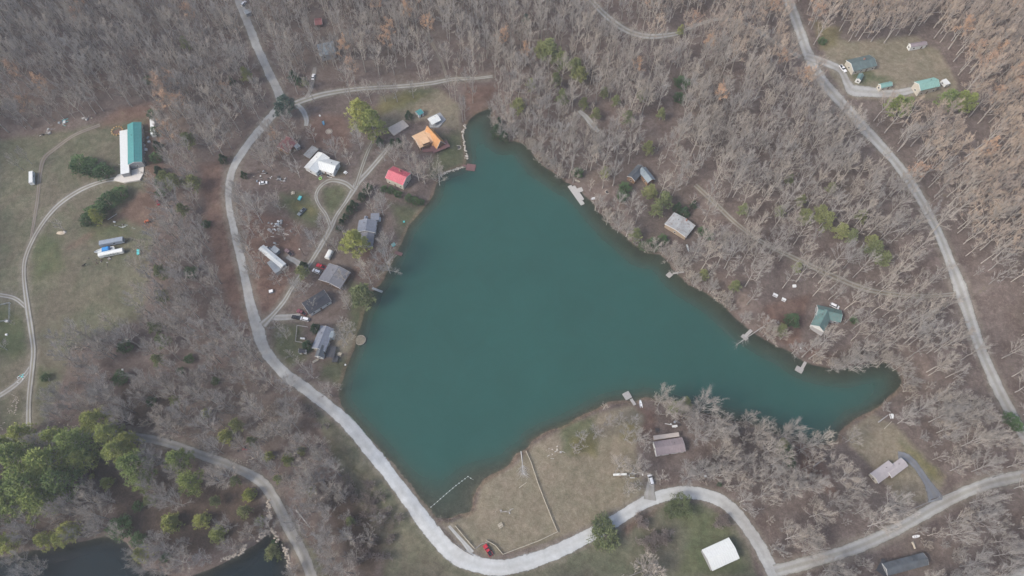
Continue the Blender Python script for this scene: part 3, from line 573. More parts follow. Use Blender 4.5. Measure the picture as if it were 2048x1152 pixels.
def deck(root, A, B, C, h, mat, rail=True, name='deck'):
    mid, u, L, W, z0 = frame(A, B, C, h); inv = root.matrix_world.inverted(); z0 = min(z0, root.location.z + .5)
    T = inv @ (Matrix.Translation((mid[0], mid[1], z0)) @ Matrix.Rotation(math.atan2(u[1], u[0]), 4, 'Z'))
    def put(mb, nm, par): mb.v = [tuple(T @ Vector(p)) for p in mb.v]; return mb.build(nm, mat, par)
    mb = MB(); n = max(3, int(W / .3))
    for i in range(n): mb.box((0, -W / 2 + W * (i + .5) / n, h - .06), (L, W / n - .03, .1))
    mb.box((0, 0, h - .2), (L - .1, W - .1, .15)); d = put(mb, name, root)
    for sx in (-1, 1):
        for sy in (-1, 1): put(MB().box((sx * (L / 2 - .1), sy * (W / 2 - .1), h / 2 - .3), (.16, .16, h + .5)), 'post', d)
    if rail:
        mb = MB()
        for s in (-1, 1):
            mb.box((0, s * (W / 2 - .05), h + .95), (L, .1, .08)); mb.box((s * (L / 2 - .05), 0, h + .952), (.1, W - .2, .08))
            for i in range(int(L) + 1): mb.box((-L / 2 + .06 + (L - .12) * i / max(1, int(L)), s * (W / 2 - .05), h + .45), (.07, .07, .92))
        put(mb, 'railing', d)
    return d
G = dict
h = house('long_barn', 'long barn with teal metal roof and white lean-to beside the meadow', 'barn', [
    G(at=((256,330),(255,250),(283,245)), eave=4.2, rise=1.3, wall='grey_siding', roof='teal_metal', ribs=True, door=False),
    G(at=((241,349),(239,262),(256,259)), eave=3.2, wall='grey_siding', roof='white_metal', kind='flat', ribs=True, windows=False)], 'teal roofed barn')
house('white_roofed_house', 'L-shaped house with white metal roof above the loop drive', 'house', [
    G(at=((608,335),(636,304),(659,317)), eave=3.0, rise=1.7, wall='white_siding', roof='white_metal', ribs=True),
    G(at=((646,315),(680,325),(669,349)), eave=3.0, rise=1.6, wall='white_siding', roof='white_metal', ribs=True)], 'white roofed L-shaped house')
house('tin_roofed_shed', 'low open shed with rusty tin roof behind the white roofed house', 'shed', [G(at=((607,311),(625,292),(638,298)), eave=2.5, wall='dark_wood', roof='rusty_metal', kind='shed', ribs=True, windows=False)], 'rusty tin shed')
house('red_shed', 'weathered red roofed shed hidden under bare trees by the road', 'shed', [G(at=((553,294),(572,273),(588,292)), eave=2.6, rise=1.2, wall='log_siding', roof='red_roof')], 'weathered red shed')
house('lean_to_shed', 'narrow pale tin roofed shed beside the weathered red shed', 'shed', [G(at=((576,281),(593,298),(600,291)), eave=2.3, wall='grey_siding', roof='grey_metal', kind='flat', windows=False)], 'narrow tin shed')
house('red_roofed_house', 'house with bright red metal roof near the lake inlet', 'house', [G(at=((770,356),(806,371),(824,348)), eave=4.6, rise=2.0, wall='cream_siding', roof='red_metal', ribs=True, chimney=(.0, .28))], 'red roofed house')
h = house('a_frame_house', 'orange roofed A-frame house with apricot wing and redwood deck', 'house', [
    G(at=((854,252),(881,282)), eave=.8, rise=6.0, ridge_w=7.6, wall='log_siding', roof='orange_roof', windows=False),
    G(at=((831,280),(863,265)), eave=3.0, rise=2.0, ridge_w=10.5, wall='log_siding', roof='apricot_roof'),
    G(at=((846,289),(839,277),(853,271)), eave=4.7, wall='log_siding', roof='apricot_roof', kind='flat', windows=False, over=.1, sink=0)], 'orange A-frame house')
deck(h, (867,306), (900,293), (892,281), 1.8, M['redwood_deck']); deck(h, (845,304), (864,304), (862,297), 1.0, M['redwood_deck'])
house('garden_shed', 'small white garden shed with teal roof by a round cedar', 'shed', [G(at=((830,224),(840,218),(846,227)), eave=2.2, rise=.9, wall='white_siding', roof='teal_metal', over=.15)], 'teal roofed garden shed')
house('carport', 'white metal carport on open posts behind the A-frame', 'carport', [G(at=((855,238),(873,229),(884,240)), eave=2.4, rise=.8, wall='grey_siding', roof='white_metal', ribs=True, open_sides=True)], 'white carport')
house('grey_lake_house', 'blue grey shingled house with a square shed between pine and lake', 'house', [
    G(at=((714,464),(718,441),(754,447)), eave=2.9, rise=1.9, wall='grey_siding', roof='slate_shingle'), G(at=((719,492),(723,465),(749,466)), eave=2.6, rise=1.2, wall='grey_siding', roof='warm_grey_shingle'),
    G(at=((741,441),(742,427),(759,428)), eave=2.6, wall='grey_siding', roof='slate_shingle', kind='flat', windows=False), G(at=((727,441),(729,433),(736,434)), eave=2.7, rise=.6, wall='grey_siding', roof='slate_shingle', windows=False, over=.1)], 'blue grey lake house')
house('mobile_home', 'long white mobile home with tin add-ons by the settlement drive', 'mobile home', [
    G(at=((517,499),(562,537),(573,528)), eave=3.0, rise=.45, wall='white_siding', roof='white_metal', ribs=True), G(at=((534,526),(551,548),(562,538)), eave=2.3, wall='grey_siding', roof='grey_metal', kind='flat', ribs=True, windows=False), G(at=((540,499),(551,508),(560,500)), eave=2.4, wall='grey_siding', roof='grey_metal', kind='flat', ribs=True, windows=False)], 'white mobile home')
house('grey_roofed_house', 'square house with plain grey roof beside the red truck', 'house', [G(at=((637,559),(658,527),(701,546)), eave=3.4, rise=1.8, wall='brown_siding', roof='warm_grey_shingle')], 'square grey roofed house')
house('black_roofed_house', 'long house with black shingle roof and white lakeside wall', 'house', [G(at=((619,629),(663,602),(650,578)), eave=2.9, rise=1.7, wall='white_siding', roof='dark_shingle')], 'black roofed house')
h = house('slate_roofed_house', 'slate roofed house with dark deck between two cedars and the lake', 'house', [
    G(at=((623,696),(641,652),(669,657)), eave=2.9, rise=1.7, wall='cream_siding', roof='slate_shingle'), G(at=((630,713),(638,690),(654,691)), eave=2.9, rise=1.3, wall='white_siding', roof='charcoal_shingle'),
    G(at=((647,673),(651,660),(670,663)), eave=3.3, wall='white_siding', roof='bluegrey_shingle', kind='flat', windows=False)], 'slate roofed house')
deck(h, (650,714), (655,692), (672,698), 1.6, M['black_deck']); deck(h, (664,724), (666,712), (676,716), 1.4, M['black_deck'])
house('small_shed', 'little dark roofed shed beside the cedars and slate roofed house', 'shed', [G(at=((597,706),(612,706),(612,697)), eave=2.2, rise=.7, wall='white_siding', roof='dark_shingle', over=.15)], 'little dark shed')
house('angled_cabin', 'pale blue grey roofed L-shaped cabin alone in the lakeside woods', 'cabin', [G(at=((1295,366),(1276,342),(1290,333)), eave=3.6, rise=1.6, wall='log_siding', roof='bluegrey_shingle'), G(at=((1254,353),(1275,330),(1288,343)), eave=3.2, rise=1.6, wall='log_siding', roof='charcoal_shingle')], 'L-shaped blue grey cabin')
house('blotchy_roofed_house', 'square lake house with pale roof blotched by fallen leaves', 'house', [G(at=((1329,448),(1348,425),(1393,449)), eave=3.6, rise=1.0, wall='tan_siding', roof='blotchy_roof', chimney=(.42, -.1))], 'blotchy pale roofed house')
h = house('green_roofed_house', 'house with green metal cross gabled roof beside a white car', 'house', [
    G(at=((1632,634),(1681,645),(1688,622)), eave=3.2, rise=2.0, wall='grey_siding', roof='green_metal'), G(at=((1621,650),(1637,618),(1666,627)), eave=3.2, rise=2.6, wall='white_siding', roof='green_metal')], 'green roofed lake house')
deck(h, (1620,657), (1642,672), (1648,662), 2.0, M['grey_wood'])
house('mauve_roofed_house', 'house with mauve metal roof and tan porch by the lake lawn', 'house', [G(at=((1313,912),(1371,903),(1362,875)), eave=3.0, rise=1.4, wall='white_siding', roof='mauve_metal', ribs=True), G(at=((1308,880),(1359,873),(1355,865)), eave=2.7, wall='tan_siding', roof='tan_metal', kind='flat', windows=False)], 'mauve roofed house')
house('pink_roofed_house', 'pale pinkish roofed house at the end of an asphalt drive', 'house', [G(at=((1757,967),(1793,941),(1779,919)), eave=3.0, rise=1.0, wall='cream_siding', roof='pale_mauve'), G(at=((1784,956),(1816,932),(1802,915)), eave=3.0, rise=.8, wall='brown_siding', roof='pale_mauve')], 'pinkish roofed house')
h = house('charcoal_roofed_house', 'long charcoal roofed house below the gravel road corner', 'house', [G(at=((1775,1152),(1857,1130),(1842,1106)), eave=3.0, rise=1.6, wall='grey_siding', roof='charcoal_shingle')], 'charcoal roofed house')
deck(h, (1752,1140), (1773,1156), (1770,1122), 1.6, M['black_deck'])
house('white_barn', 'big square barn with ribbed white metal roof in the meadow', 'barn', [G(at=((1425,1142),(1479,1117),(1455,1076)), eave=3.8, rise=1.5, wall='grey_siding', roof='white_metal', ribs=True, windows=False)], 'white roofed barn')
house('mossy_roofed_house', 'mossy dark green roofed house in the hilltop clearing', 'house', [G(at=((1707,143),(1754,132),(1743,109)), eave=3.0, rise=1.8, wall='cream_siding', roof='mossy_green_shingle', chimney=(.1, .1))], 'mossy roofed hilltop house')
house('green_shed', 'small green roofed shed beside the hilltop house', 'shed', [G(at=((1712,158),(1718,147),(1728,151)), eave=2.3, rise=.9, wall='white_siding', roof='green_metal', over=.15)], 'small green shed')
house('workshop_shed', 'cream shed with pale green roof beside the hilltop drive', 'shed', [G(at=((1762,177),(1785,172),(1781,163)), eave=2.6, rise=1.3, wall='cream_siding', roof='pale_green_metal', over=.15)], 'cream workshop shed')
house('tall_green_barn', 'tall cream barn with pale green roof at the hilltop drive end', 'barn', [G(at=((1841,182),(1880,173),(1868,155)), eave=4.4, rise=1.8, wall='cream_siding', roof='pale_green_metal', ribs=True)], 'cream green roofed barn')
house('clearing_shed', 'long white shed at the upper edge of the hilltop clearing', 'shed', [G(at=((1822,95),(1854,90),(1851,82)), eave=2.8, rise=.9, wall='white_siding', roof='mauve_metal', over=.15)], 'long white clearing shed')
house('woodland_house', 'blue grey roofed house half hidden under tall bare trees', 'house', [G(at=((640,113),(672,106),(667,82)), eave=3.2, rise=1.6, wall='grey_siding', roof='bluegrey_shingle')], 'blue grey woodland house')
house('maroon_shed', 'dark red roofed shed deep in the upper woods', 'shed', [G(at=((630,51),(645,49),(641,36)), eave=2.4, rise=1.1, wall='dark_wood', roof='red_roof')], 'dark red woodland shed')
house('roadside_shed', 'grey roofed shed beside the road at the upper picture edge', 'shed', [G(at=((491,29),(503,25),(501,17)), eave=2.4, rise=.6, wall='grey_siding', roof='grey_metal', windows=False)], 'grey roadside shed')

# ------------------------------------------------------------------ vehicles
def heading(c, d):
    a = at(*c); b = at(c[0] + d[0], c[1] + d[1]); return a, math.atan2(b[1] - a[1], b[0] - a[0])
def wheels(root, xs, yw, r=.36, wd=.24):
    for x in xs:
        for s in (-1, 1):
            mb = MB().tube([(x, s * yw - wd / 2, r), (x, s * yw + wd / 2, r)], r, 10); mb.build('wheel', M['tyre'], root)
def car(label, cat, c, d, kind, col, name=None, group=None):
    p, rz = heading(c, d); root = empty(name or {'sedan': 'parked_car', 'suv': 'parked_suv', 'pickup': 'pickup_truck'}[kind], p, rz, label, cat, group); m_ = M[col]
    Lc, Wc = {'sedan': (4.7, 1.8), 'suv': (4.9, 1.95), 'pickup': (5.7, 2.0)}[kind]; x0, x1 = -Lc / 2, Lc / 2; y = Wc / 2
    def shell(prof, y0, ytop, zt):
        n = len(prof); z0 = min(q[1] for q in prof); mb = MB()
        V = [(x, -(y0 + (ytop - y0) * (z - z0) / (zt - z0)), z) for x, z in prof] + [(x, (y0 + (ytop - y0) * (z - z0) / (zt - z0)), z) for x, z in prof]
        return mb.add(V, [tuple(range(n)), tuple(range(n, 2 * n))[::-1]] + [((i + 1) % n, i, n + i, n + (i + 1) % n) for i in range(n)])
    if kind == 'pickup':
        body = [(x0, .45), (x1 - .1, .42), (x1, .62), (x1 - .05, .95), (x1 - 1.35, 1.08), (.35, 1.1), (-.75, 1.1), (-.75, .75), (x0 + .1, .75), (x0, .7)]
        shell(body, y, y * .94, 1.1).build('body', m_, root)
        bed = MB()
        for s in (-1, 1): bed.box((x0 + 1.08, s * (y - .08), .93), (2.1, .14, .36))
        bed.box((x0 + .06, 0, .93), (.1, Wc - .2, .36)); bed.build('bed_side', m_, root)
        MB().box((x0 + 1.1, 0, .77), (1.95, Wc - .32, .05)).build('bed_floor', M['car_black'], root)
        cab = [(-.8, 1.08), (1.15, 1.08), (.55, 1.68), (-.65, 1.7)]; top = (-.62, .5)
    elif kind == 'suv':
        body = [(x0 + .05, .4), (x1 - .1, .4), (x1, .65), (x1 - .08, .95), (x1 - 1.1, 1.06), (x0 + .05, 1.08), (x0, .7)]
        shell(body, y, y * .94, 1.08).build('body', m_, root); cab = [(x0 + .08, 1.06), (1.5, 1.05), (.75, 1.66), (x0 + .3, 1.68)]; top = (x0 + .3, .72)
    else:
        body = [(x0 + .05, .35), (x1 - .1, .35), (x1, .55), (x1 - .1, .78), (x1 - 1.2, .9), (x0 + 1.0, .93), (x0 + .05, .88), (x0, .6)]
        shell(body, y, y * .92, .93).build('body', m_, root); cab = [(x0 + .7, .9), (1.35, .88), (.55, 1.4), (x0 + 1.35, 1.42)]; top = (x0 + 1.35, .52)
    cb = shell(cab, y * .92, y * .72, max(q[1] for q in cab)).build('cabin_glass', M['glass'], root)
    zt = max(q[1] for q in cab); MB().box(((top[0] + top[1]) / 2, 0, zt + .015), (top[1] - top[0] + .05, y * 1.46, .07), taper=.9).build('roof_panel', m_, cb)
    wheels(root, (x0 + .95, x1 - .95), y - .12)
    for s in (-1, 1):
        MB().box((x1 - .06, s * (y - .35), .68), (.1, .36, .16)).build('headlight', M['lamp_white'], root); MB().box((x0 + .02, s * (y - .3), .72), (.06, .25, .16)).build('tail_light', M['red_plastic'], root)
        MB().box((.55, s * (y + .05), 1.0), (.12, .16, .12)).build('mirror', m_, root)
    return root
car('white pickup truck on the hilltop drive beside the mossy roofed house', 'pickup', (1685,139), (9,12), 'pickup', 'car_white')
car('white car parked in the woods below the blue grey woodland house', 'car', (627,155), (2,-11), 'sedan', 'car_white')
car('dark grey pickup parked on the grass between the loop drive and junk', 'pickup', (604,425), (-9,9), 'pickup', 'car_grey')
car('white SUV parked against the square grey roofed house', 'car', (634,544), (-10,-4), 'suv', 'car_white')
car('red truck parked above the white SUV beside the grey roofed house', 'pickup', (643,534), (-10,-4), 'pickup', 'car_red')
car('maroon truck parked against the corner of the black roofed house', 'pickup', (604,626), (-10,-5), 'pickup', 'car_maroon')
car('black SUV parked nose out in front of a white SUV', 'car', (593,636), (-10,-2), 'suv', 'car_black')
car('white SUV parked tail to tail behind the black SUV', 'car', (610,639), (-10,-2), 'suv', 'car_white')
car('rusty old pickup loaded with scrap by the white mobile home', 'pickup', (578,506), (-9,-8), 'pickup', 'car_rust')
car('white SUV parked above the green roofed lake house', 'car', (1668,613), (10,4), 'suv', 'car_white')
car('white SUV parked at the end of the gravel pad below the mauve house', 'car', (1301,960), (-3,-10), 'suv', 'car_white')
car('bright red pickup with dark bed cover inside the fence corner', 'pickup', (976,1101), (-8,-12), 'pickup', 'car_red')
car('white car parked beside the road at the upper picture edge', 'car', (488,9), (7,-8), 'suv', 'car_white')
car('old white car parked on the leaves beside the tarpaulin shelter', 'car', (527,367), (10,-1), 'sedan', 'car_white')
def trailer(name, label, cat, A, B, C, hgt, mat, deckh=.9, round_=False, hitch=True, group=None, text=None):
    F = frame(A, B, C, hgt + deckh); mid, u, L, W, z0 = F; root = empty(name, (mid[0], mid[1], z0), math.atan2(u[1], u[0]), label, cat, group)
    bpy.context.view_layer.update()
    if round_:
        prof = []
        for i in range(13):
            a = math.pi * i / 12; prof.append((W / 2 * math.cos(a) * (1 if abs(math.cos(a)) < .96 else .98), deckh + hgt * .62 + hgt * .38 * math.sin(a)))
        prof = [(W / 2 * .98, deckh)] + prof + [(-W / 2 * .98, deckh)]; n = len(prof)
        mb = MB().add([(-L / 2, a, b) for a, b in prof] + [(L / 2, a, b) for a, b in prof], [tuple(range(n)), tuple(range(n, 2 * n))[::-1]] + [((i + 1) % n, i, n + i, n + (i + 1) % n) for i in range(n)])
    else: mb = MB().box((0, 0, deckh + hgt / 2), (L, W, hgt), taper=.97, tx=.985)
    mb.build('body', mat, root)
    MB().box((0, 0, deckh - .12), (L * .96, W * .5, .22)).build('chassis', M['black_iron'], root)
    wheels(root, (-L * .32, -L * .32 + 1.1) if L > 8 else (-.2,), W / 2 - .2, .45 if deckh > .8 else .35)
    if hitch: MB().tube([(L / 2, .5, deckh - .1), (L / 2 + 1.2, 0, deckh - .15), (L / 2, -.5, deckh - .1)], .07, 5).build('hitch', M['black_iron'], root)
    for s in (-1, 1): MB().box((L * .1, s * (W / 2 + .0), deckh + hgt * .55), (.9, .06, .6)).build('vent' if text else 'window', M['grey_metal'] if text else M['glass'], root)
    if text:
        cu = bpy.data.curves.new('lettering', 'FONT'); cu.body = text; cu.size = 1.7; cu.align_x = 'CENTER'; cu.extrude = .01
        to = bpy.data.objects.new('lettering', cu); COL.objects.link(to); bpy.context.view_layer.update()
        me = bpy.data.meshes.new_from_object(to); bpy.data.objects.remove(to); me.materials.clear(); me.materials.append(M['ink'])
        lo = bpy.data.objects.new('lettering', me); COL.objects.link(lo); lo.parent = root
        lo.location = (.3, -W / 2 - .03, deckh + hgt * .28); lo.rotation_euler = (R(88), 0, 0)
    FOOT.append((mid[0], mid[1], max(L, W) / 2)); return root
trailer('cargo_trailer', 'long grey box trailer above the tarp covered boat', 'trailer', (197,490), (245,481), (243,473), 2.6, M['grey_trailer'], 1.1, text=None)
trailer('cargo_trailer', 'long white box trailer lettered along its lower side', 'trailer', (195,512), (244,502), (243,494), 2.5, M['white_metal'], 1.1, round_=True, text='HARROCK')
trailer('box_trailer', 'white box trailer half under the cedars beside the teal barn', 'trailer', (301,269), (299,237), (308,236), 2.4, M['white_metal'], .6)
trailer('camper', 'white camper beside two bare trees in the western meadow', 'camper', (57,366), (57,343), (65,343), 2.3, M['white_metal'], .6)
trailer('camper', 'rounded white camper under bare trees above the grey roofed house', 'camper', (648,513), (656,498), (665,502), 2.2, M['white_metal'], .6, round_=True)
trailer('camper', 'small white camper behind the tall hilltop barn', 'camper', (1892,170), (1883,160), (1890,154), 2.0, M['white_metal'], .6)
trailer('flat_trailer', 'long pale trailer among scrap beside the lake lawn trees', 'trailer', (1227,951), (1254,950), (1254,946), 1.0, M['white_metal'], .7, hitch=False)
trailer('utility_cart', 'small pale green utility cart in the meadow beside the trailers', 'cart', (273,509), (273,499), (279,499), .8, M['cyan_plastic'], .6, hitch=False)
def boat(name, label, cat, c, d, L, W, mat, hgt=.6, tarp=None, group=None, wet=False, base=0.0):
    p = at(*c, 0, True); b = at(c[0] + d[0], c[1] + d[1], 0, True); root = empty(name, (p[0], p[1], p[2] + base - (.15 if wet else 0)), math.atan2(b[1] - p[1], b[0] - p[0]), label, cat, group)
    st = [(-.5, .85, 0), (-.2, 1, 0), (.15, .95, .02), (.35, .65, .1), (.5, .04, .25)]; V = []; F = []
    for x, k, z in st:
        yy = W / 2 * k; V += [(x * L, -yy * .6, z * hgt), (x * L, -yy, hgt), (x * L, -yy * .82, hgt), (x * L, -yy * .5, hgt * .35), (x * L, yy * .5, hgt * .35), (x * L, yy * .82, hgt), (x * L, yy, hgt), (x * L, yy * .6, z * hgt)]
    for i in range(len(st) - 1):
        for j in range(8): a = i * 8 + j; e = i * 8 + (j + 1) % 8; F.append((a, a + 8, e + 8, e))
    F += [tuple(range(8)), tuple(range((len(st) - 1) * 8, len(st) * 8))[::-1]]
    MB().add(V, F).build('hull', mat, root)
    for x in (-.3, .0): MB().box((x * L, 0, hgt * .75), (L * .07, W * .78, .06)).build('bench', M['grey_wood'], root)
    if tarp:
        mb = MB().box((-.1 * L, 0, hgt + .45), (L * .42, W * 1.08, .9), taper=.75); mb.build('tarp', tarp, root)
        MB().box((0, 0, -base / 2), (L * .8, W * .35, base)).build('cradle', M['black_iron'], root)
    return root
boat('motor_boat', 'white motor boat under a blue tarp between the two long trailers', 'boat', (212,504), (-20,4), 10.5, 2.7, M['white_metal'], 1.4, M['blue_tarp'], base=1.0)
boat('rowing_boat', 'white rowing boat pulled up beside the grey dock by the beach', 'boat', (1281,808), (-2,-9), 4.2, 1.4, M['car_white'])
boat('rowing_boat', 'white rowing boat ashore beside the long grey dock', 'boat', (1186,398), (-8,2), 2.6, 1.5, M['car_white'])
boat('canoe', 'pale canoe lying on leaves below the blotchy roofed house', 'canoe', (1375,497), (4,11), 4.8, .9, M['white_metal'])
boat('blue_boat', 'light blue boat on the leaves by the grassy track', 'boat', (647,247), (3,10), 3.4, 1.3, M['blue_plastic'])
boat('upturned_boat', 'cream boat on the lawn below the slate roofed house', 'boat', (632,722), (10,-6), 3.6, 1.3, M['pale_wood'])
boat('white_dinghy', 'white dinghy beside the log at the charcoal roofed house', 'boat', (1832,1073), (10,-2), 3.4, 1.2, M['car_white'])
boat('jon_boat', 'pale flat boat lying above the long grey dock', 'boat', (1155,363), (10,3), 3.2, 1.2, M['pale_wood'])

# ------------------------------------------------------------------ docks, fences and yard things
def dock(label, pads, ramp=None, mat='grey_wood', short=None, hgt=.5):
    A, B, C = pads[0]; mid, u, L, W, z0 = frame(A, B, C, hgt, True); root = empty('dock', (mid[0], mid[1], max(0, z0)), math.atan2(u[1], u[0]), label, 'dock'); bpy.context.view_layer.update()
    inv = root.matrix_world.inverted()
    if short: q = project(np.array((mid[0], mid[1], 0))); LAND.append((short, float(q[0]), float(q[1])))
    for k, (A, B, C) in enumerate(pads):
        mid, u, L, W, _ = frame(A, B, C, hgt, True); T = inv @ (Matrix.Translation((mid[0], mid[1], root.location.z)) @ Matrix.Rotation(math.atan2(u[1], u[0]), 4, 'Z'))
        def put(mb, nm, mt, par): mb.v = [tuple(T @ Vector(q)) for q in mb.v]; return mb.build(nm, mt, par)
        mb = MB(); n = max(3, int(L / .45))
        for i in range(n): mb.box((-L / 2 + L * (i + .5) / n, 0, hgt + .004 * (i % 3) - .02 * k), (L / n - .05, W, .08))
        s = put(mb, 'platform', M[mat], root)
        put(MB().box((0, 0, hgt - .16 - .02 * k), (L - .2, W - .2, .2)), 'frame', M['dark_wood'], s)
        for sx in (-1, 1):
            for sy in (-1, 1): put(MB().tube([(sx * (L / 2 - .15), sy * (W / 2 - .15), -3), (sx * (L / 2 - .15), sy * (W / 2 - .15), hgt + .35)], .09, 6), 'piling', M['dark_wood'], s)
    if ramp:
        (a, b, wpx) = ramp; pa = at(*a, .4, True); pb = at(*b, .4, True); a3 = inv @ Vector(pa); b3 = inv @ Vector(pb); d = (b3 - a3); n = Vector((-d.y, d.x, 0)).normalized() * (wpx / 8)
        V = [a3 - n, b3 - n, b3 + n, a3 + n]; MB().add([tuple(v) for v in V] + [(v.x, v.y, v.z + .1) for v in V], [(3, 2, 1, 0), (4, 5, 6, 7), (0, 1, 5, 4), (1, 2, 6, 5), (2, 3, 7, 6), (3, 0, 4, 7)]).build('gangway', M[mat], root)
    return root
dock('brown dock on the lake below the A-frame lawn', [((931,340),(934,327),(952,330))], ((938,333),(925,331),4), 'redwood_deck', 'brown A-frame dock')
dock('long stepped grey dock along the wooded lake shore', [((1162,411),(1135,373),(1142,369)), ((1163,401),(1144,373),(1150,371)), ((1157,385),(1153,377),(1164,376))], None, 'bleached_wood', 'long stepped dock')
dock('tiny square dock with thin gangway off the wooded shore', [((1331,550),(1339,543),(1346,550))], ((1345,547),(1368,544),4), 'grey_wood', 'tiny square dock')
dock('weathered dock with pale gangway beside the fallen tree', [((1481,673),(1492,682),(1497,676))], ((1489,674),(1503,660),7), 'grey_wood', 'dock by the fallen tree')
dock('weathered grey dock at the dark cove below the green roofed house', [((1589,740),(1603,748),(1607,738))], ((1602,740),(1611,724),6), 'grey_wood', 'dark cove dock')
dock('square grey dock with narrow steps off the beach point', [((1252,801),(1244,788),(1258,784))], ((1262,798),(1270,810),6), 'grey_wood', 'square beach dock')
dock('slim pale metal dock off the settlement shore', [((743,578),(764,586),(766,582))], None, 'grey_metal', 'slim pale dock')
dock('brown boxed dock by the blue grey lake house', [((788,507),(803,512),(805,506))], None, 'redwood_deck', 'brown boxed dock')
def fence(label, pts, mat, hgt=1.1, gap=2.6, rails=2, name='rail_fence', tk=.09):
    P = [at(*q) for q in pts]; root = empty(name, P[0], 0, label, 'fence'); o = Vector(P[0]); pm = None; W_ = []
    for a, b in zip(P[:-1], P[1:]):
        n = max(1, int(round(np.linalg.norm((b - a)[:2]) / gap)))
        W_ += [a + (b - a) * i / n for i in range(n)]
    W_.append(P[-1]); Q = [Vector((p[0], p[1], ground(p[0], p[1]))) - o for p in W_]
    for q in Q:
        if pm is None: ob = MB().box((0, 0, hgt / 2 - .15), (tk * 1.6, tk * 1.6, hgt + .3)).build('post', mat, root); pm = ob.data
        else: ob = bpy.data.objects.new('post', pm); COL.objects.link(ob); ob.parent = root
        ob.location = q
    for a, b in zip(Q[:-1], Q[1:]):
        for k in range(rails):
            z = hgt * (1 - .45 * k) - .08; MB().tube([(a.x, a.y, a.z + z), (b.x, b.y, b.z + z)], tk * (1.35 if k == 0 else .9), 4).build('rail', mat, root)
    return root
fence('long pale rail fence around the beach lawn', [(1052,903),(1062,925),(1075,965),(1090,1004),(1105,1041),(1115,1064),(1080,1081),(1040,1096),(1006,1109),(991,1091),(973,1081)], M['pale_wood'], tk=.13)
fence('short pale rail fence beside the boat launch strip', [(911,1052),(930,1075),(949,1097)], M['pale_wood'], tk=.13)
fence('short grey gate fence beside the red pickup', [(951,1098),(962,1089),(975,1084)], M['grey_wood'])
fence('dark guard rail along the road bend by the boat launch', [(882,1058),(897,1074),(912,1090),(930,1103),(946,1111)], M['dark_wood'], .8, 3.5, 1)
fence('grey garden fence beside the cedars and slate roofed house', [(616,655),(595,652),(592,684),(605,686)], M['grey_wood'], 1.2, 3)
fence('wire pen fence at the western edge of the meadow', [(-20,616),(0,612),(22,607),(21,642),(-10,646)], M['grey_metal'], 1.6, 3, 2)
def ring(name, label, cat, c, r, n, mat, core=None, s=.5):
    p = at(*c); root = empty(name, p, 0, label, cat); me = None
    for i in range(n):
        a = 2 * math.pi * i / n
        if me is None: o = MB().blob((0, 0, s * .3), (s * 1.3, s, s * .8), 3, 6, 4).build('stone', mat, root); me = o.data
        else: o = bpy.data.objects.new('stone', me); COL.objects.link(o); o.parent = root
        o.location = (r * math.cos(a), r * math.sin(a), 0); o.rotation_euler = (0, 0, a + .3 * (i % 3))
    if core: MB().tube([(0, 0, .02), (0, 0, .14)], r * .8, 14).build('ash_bed', core, root)
    return root
ring('fire_pit', 'round pale stone fire pit on the A-frame lawn', 'fire pit', (917,295), 1.5, 14, M['pale_stone'], M['black_iron'])
ring('fire_pit', 'round stone fire pit below the L-shaped woodland cabin', 'fire pit', (1215,384), 1.3, 12, M['pale_stone'], M['black_iron'])
ring('stone_circle', 'round pale stone circle near the light blue boat', 'stone circle', (658,263), 1.9, 14, M['pale_stone'], M['stone'])
ring('hay_ring', 'curved row of straw heaps at the corner of the teal barn', 'straw', (235,262), 3.2, 13, M['hay'], M['soil'], 1.1)
p = at(722, 682); o = empty('round_patio', (p[0], p[1], .1), 0, 'round pale walled patio jutting into the lake', 'patio')
MB().tube([(0, 0, -1.5), (0, 0, .32)], 2.6, 24).build('patio_slab', M['dry_turf'], o)
wv = MB()
for i in range(30):
    a0, a1 = 2 * math.pi * i / 30, 2 * math.pi * (i + 1) / 30
    if not (2.3 < a0 < 3.7): wv.box((2.6 * math.cos((a0 + a1) / 2), 2.6 * math.sin((a0 + a1) / 2), .35), (.28, .58, .65), (a0 + a1) / 2)
wv.build('parapet', M['stone'], o); LAND.append(('round lake patio', 722, 682))
root = empty('swim_rope', at(868, 1012, 0, True), 0, 'white float line roping off the swimming corner', 'float line')
pts = [at(x, y, 0, True) for x, y in ((862,1014),(875,1003),(893,987),(912,971),(936,953),(947,960))]; o0 = Vector(root.location)
MB().tube([Vector(q) - o0 + Vector((0, 0, .04)) for q in pts], .04, 4).build('rope', M['trim_white'], root); fm = None
for a, b in zip(pts[:-1], pts[1:]):
    n = max(2, int(np.linalg.norm(b - a) / 1.6))
    for i in range(n):
        q = a + (b - a) * i / n
        if fm is None: f = MB().blob((0, 0, .1), (.55, .55, .45), 1, 6, 4).build('float', M['trim_white'], root); fm = f.data
        else: f = bpy.data.objects.new('float', fm); COL.objects.link(f); f.parent = root
        f.location = Vector(q) - o0
def scrap(label, c, spread, n, mats, seed, short=None, size=(.4, 1.8)):
    p = at(*c); root = empty('scrap_pile', p, 0, label, 'scrap pile'); r = random.Random(seed)
    for i in range(n):
        x, y = r.gauss(0, spread[0]), r.gauss(0, spread[1]); z = ground(p[0] + x, p[1] + y) - p[2]; s = r.uniform(*size)
        if r.random() < .4: b = MB().tube([(x - s, y, z + .15), (x + s, y + r.uniform(-s, s), z + r.uniform(.2, .9))], r.uniform(.05, .14), 5); nm = 'pipe'
        else: b = MB().box((x, y, z + s * .22), (s, s * r.uniform(.4, .9), s * .45), r.uniform(0, 3), r.uniform(.7, 1)); nm = 'scrap_piece'
        b.build(nm, M[r.choice(mats)], root)
    if short: LAND.append((short, *c))
    return root
